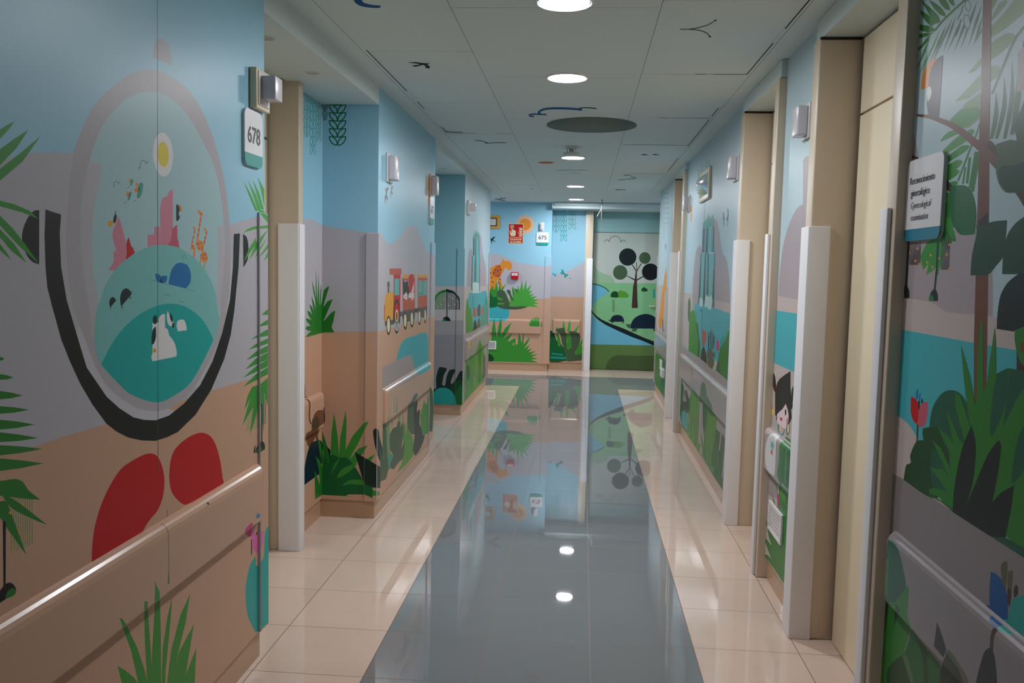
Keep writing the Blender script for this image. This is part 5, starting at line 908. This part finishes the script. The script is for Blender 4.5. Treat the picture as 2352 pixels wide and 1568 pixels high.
mb = MB(); mb.box(-.690,-.650,13.90,13.94,2.262,2.366,'plaster',.008); mb.build('cover', 'satin', t)
# ---- emergency lights
t = thing('emergency_light', 'domed emergency light with cream frame on the waterfall wall', 'emergency light', (RX,7.62,2.39))
y0, y1, z0, z1 = 7.32, 7.90, 2.255, 2.52
mb = MB()
for b in ((RX-.022,RX,y0,y1,z0,z0+.045), (RX-.022,RX,y0,y1,z1-.045,z1), (RX-.022,RX,y0,y0+.07,z0+.04,z1-.04), (RX-.022,RX,y1-.07,y1,z0+.04,z1-.04)): mb.box(*b, 'ivory', .006)
mb.build('frame', 'plastic', t)
mb = MB(); mb.box(RX-.006,RX,y0+.06,y1-.06,z0+.04,z1-.04,'steel'); mb.box(RX-.03,RX-.01,y0+.12,y1-.12,z0+.075,z0+.10,'plaster',.003); mb.build('tray', 'plastic', t)
mb = MB(); ny, nz = 18, 10
P = [[(RX-.012-.075*math.sin(math.pi*i/ny)**.6*math.sin(math.pi*j/nz)**.6, y0+.065+(y1-y0-.13)*i/ny, z0+.042+(z1-z0-.084)*j/nz) for j in range(nz+1)] for i in range(ny+1)]
for i in range(ny):
    for j in range(nz): mb.face([P[i][j], P[i+1][j], P[i+1][j+1], P[i][j+1]], 'white', True)
mb.build('dome', 'lens', t, merge=True)
t = thing('emergency_light', 'oblong emergency light with orange frame at the left of the end wall', 'emergency light', (-1.50,13.95,2.37))
mb = MB()
for b in ((-1.665,-1.34,13.925,13.95,2.27,2.305), (-1.665,-1.34,13.925,13.95,2.44,2.475), (-1.665,-1.63,13.925,13.95,2.295,2.445), (-1.385,-1.34,13.925,13.95,2.295,2.445)): mb.box(*b, 'ochre', .006)
mb.build('frame', 'plastic', t)
mb = MB(); mb.box(-1.63,-1.385,13.93,13.95,2.305,2.44,'seam',.004); mb.box(-1.62,-1.40,13.905,13.935,2.32,2.425,'plaster',.012); mb.build('diffuser', 'satin', t)
# ---- wall grilles and switches
def grille(label, ax, val, sgn, u0, u1, z0, z1, nslot=6, group='ventilation grilles low on the walls'):
    ctr = ((val, (u0+u1)/2, (z0+z1)/2) if ax == 0 else ((u0+u1)/2, val, (z0+z1)/2)); t = thing('wall_grille', label, 'grille', ctr, group)
    def bx(mb, a0, a1, b0, b1, d0, d1, c, bv=0):
        lo, hi = sorted((val+sgn*d0, val+sgn*d1))
        mb.box(*((lo,hi,a0,a1) if ax == 0 else (a0,a1,lo,hi)), b0, b1, c, bv)
    mb = MB(); fw = .16*(z1-z0)
    bx(mb,u0,u1,z0,z0+fw*.7,0,.012,'white',.002); bx(mb,u0,u1,z1-fw,z1,0,.012,'white',.002); bx(mb,u0,u0+fw,z0+fw*.6,z1-fw*.8,0,.012,'white',.002); bx(mb,u1-fw,u1,z0+fw*.6,z1-fw*.8,0,.012,'white',.002); mb.build('frame', 'plastic', t)
    mb = MB(); bx(mb,u0+fw*.6,u1-fw*.6,z0+fw*.5,z1-fw*.8,0,.002,'brown'); h = (z1-z0-fw*1.7)/nslot
    for k in range(nslot): bx(mb,u0+fw*.6,u1-fw*.6,z0+fw*.7+h*k+h*.15,z0+fw*.7+h*k+h*.72,.002,.009,'plastic')
    mb.build('louvres', 'plastic', t)
grille('white slotted grille on the green print below the girl', 0, RX, -1, 4.335, 4.635, .30, .455)
grille('white slotted grille low on the end wall in the green bush', 1, 13.95, -1, -1.62, -1.355, .335, .470, 7)
t = thing('wall_socket', 'pair of white wall sockets low on the far right wall', 'socket', (RX,10.9,.42))
mb = MB(); mb.box(RX-.012,RX,10.95,11.25,.40,.53,'white',.004); mb.build('upper_plate', 'plastic', t)
mb = MB(); mb.box(RX-.04,RX,10.60,10.85,.36,.46,'white',.006); mb.build('lower_box', 'plastic', t)
mb = MB(); mb.lathe([(.0001,-.009),(.010,-.008),(.013,0)], 'white', Matrix.Translation((RX,4.075,.565)) @ Matrix.Rotation(math.pi/2, 4, 'Y'), 20); tag(mb.build('wall_button', 'plastic'), 'tiny round white knob on the green print beside the wide guard', 'button')
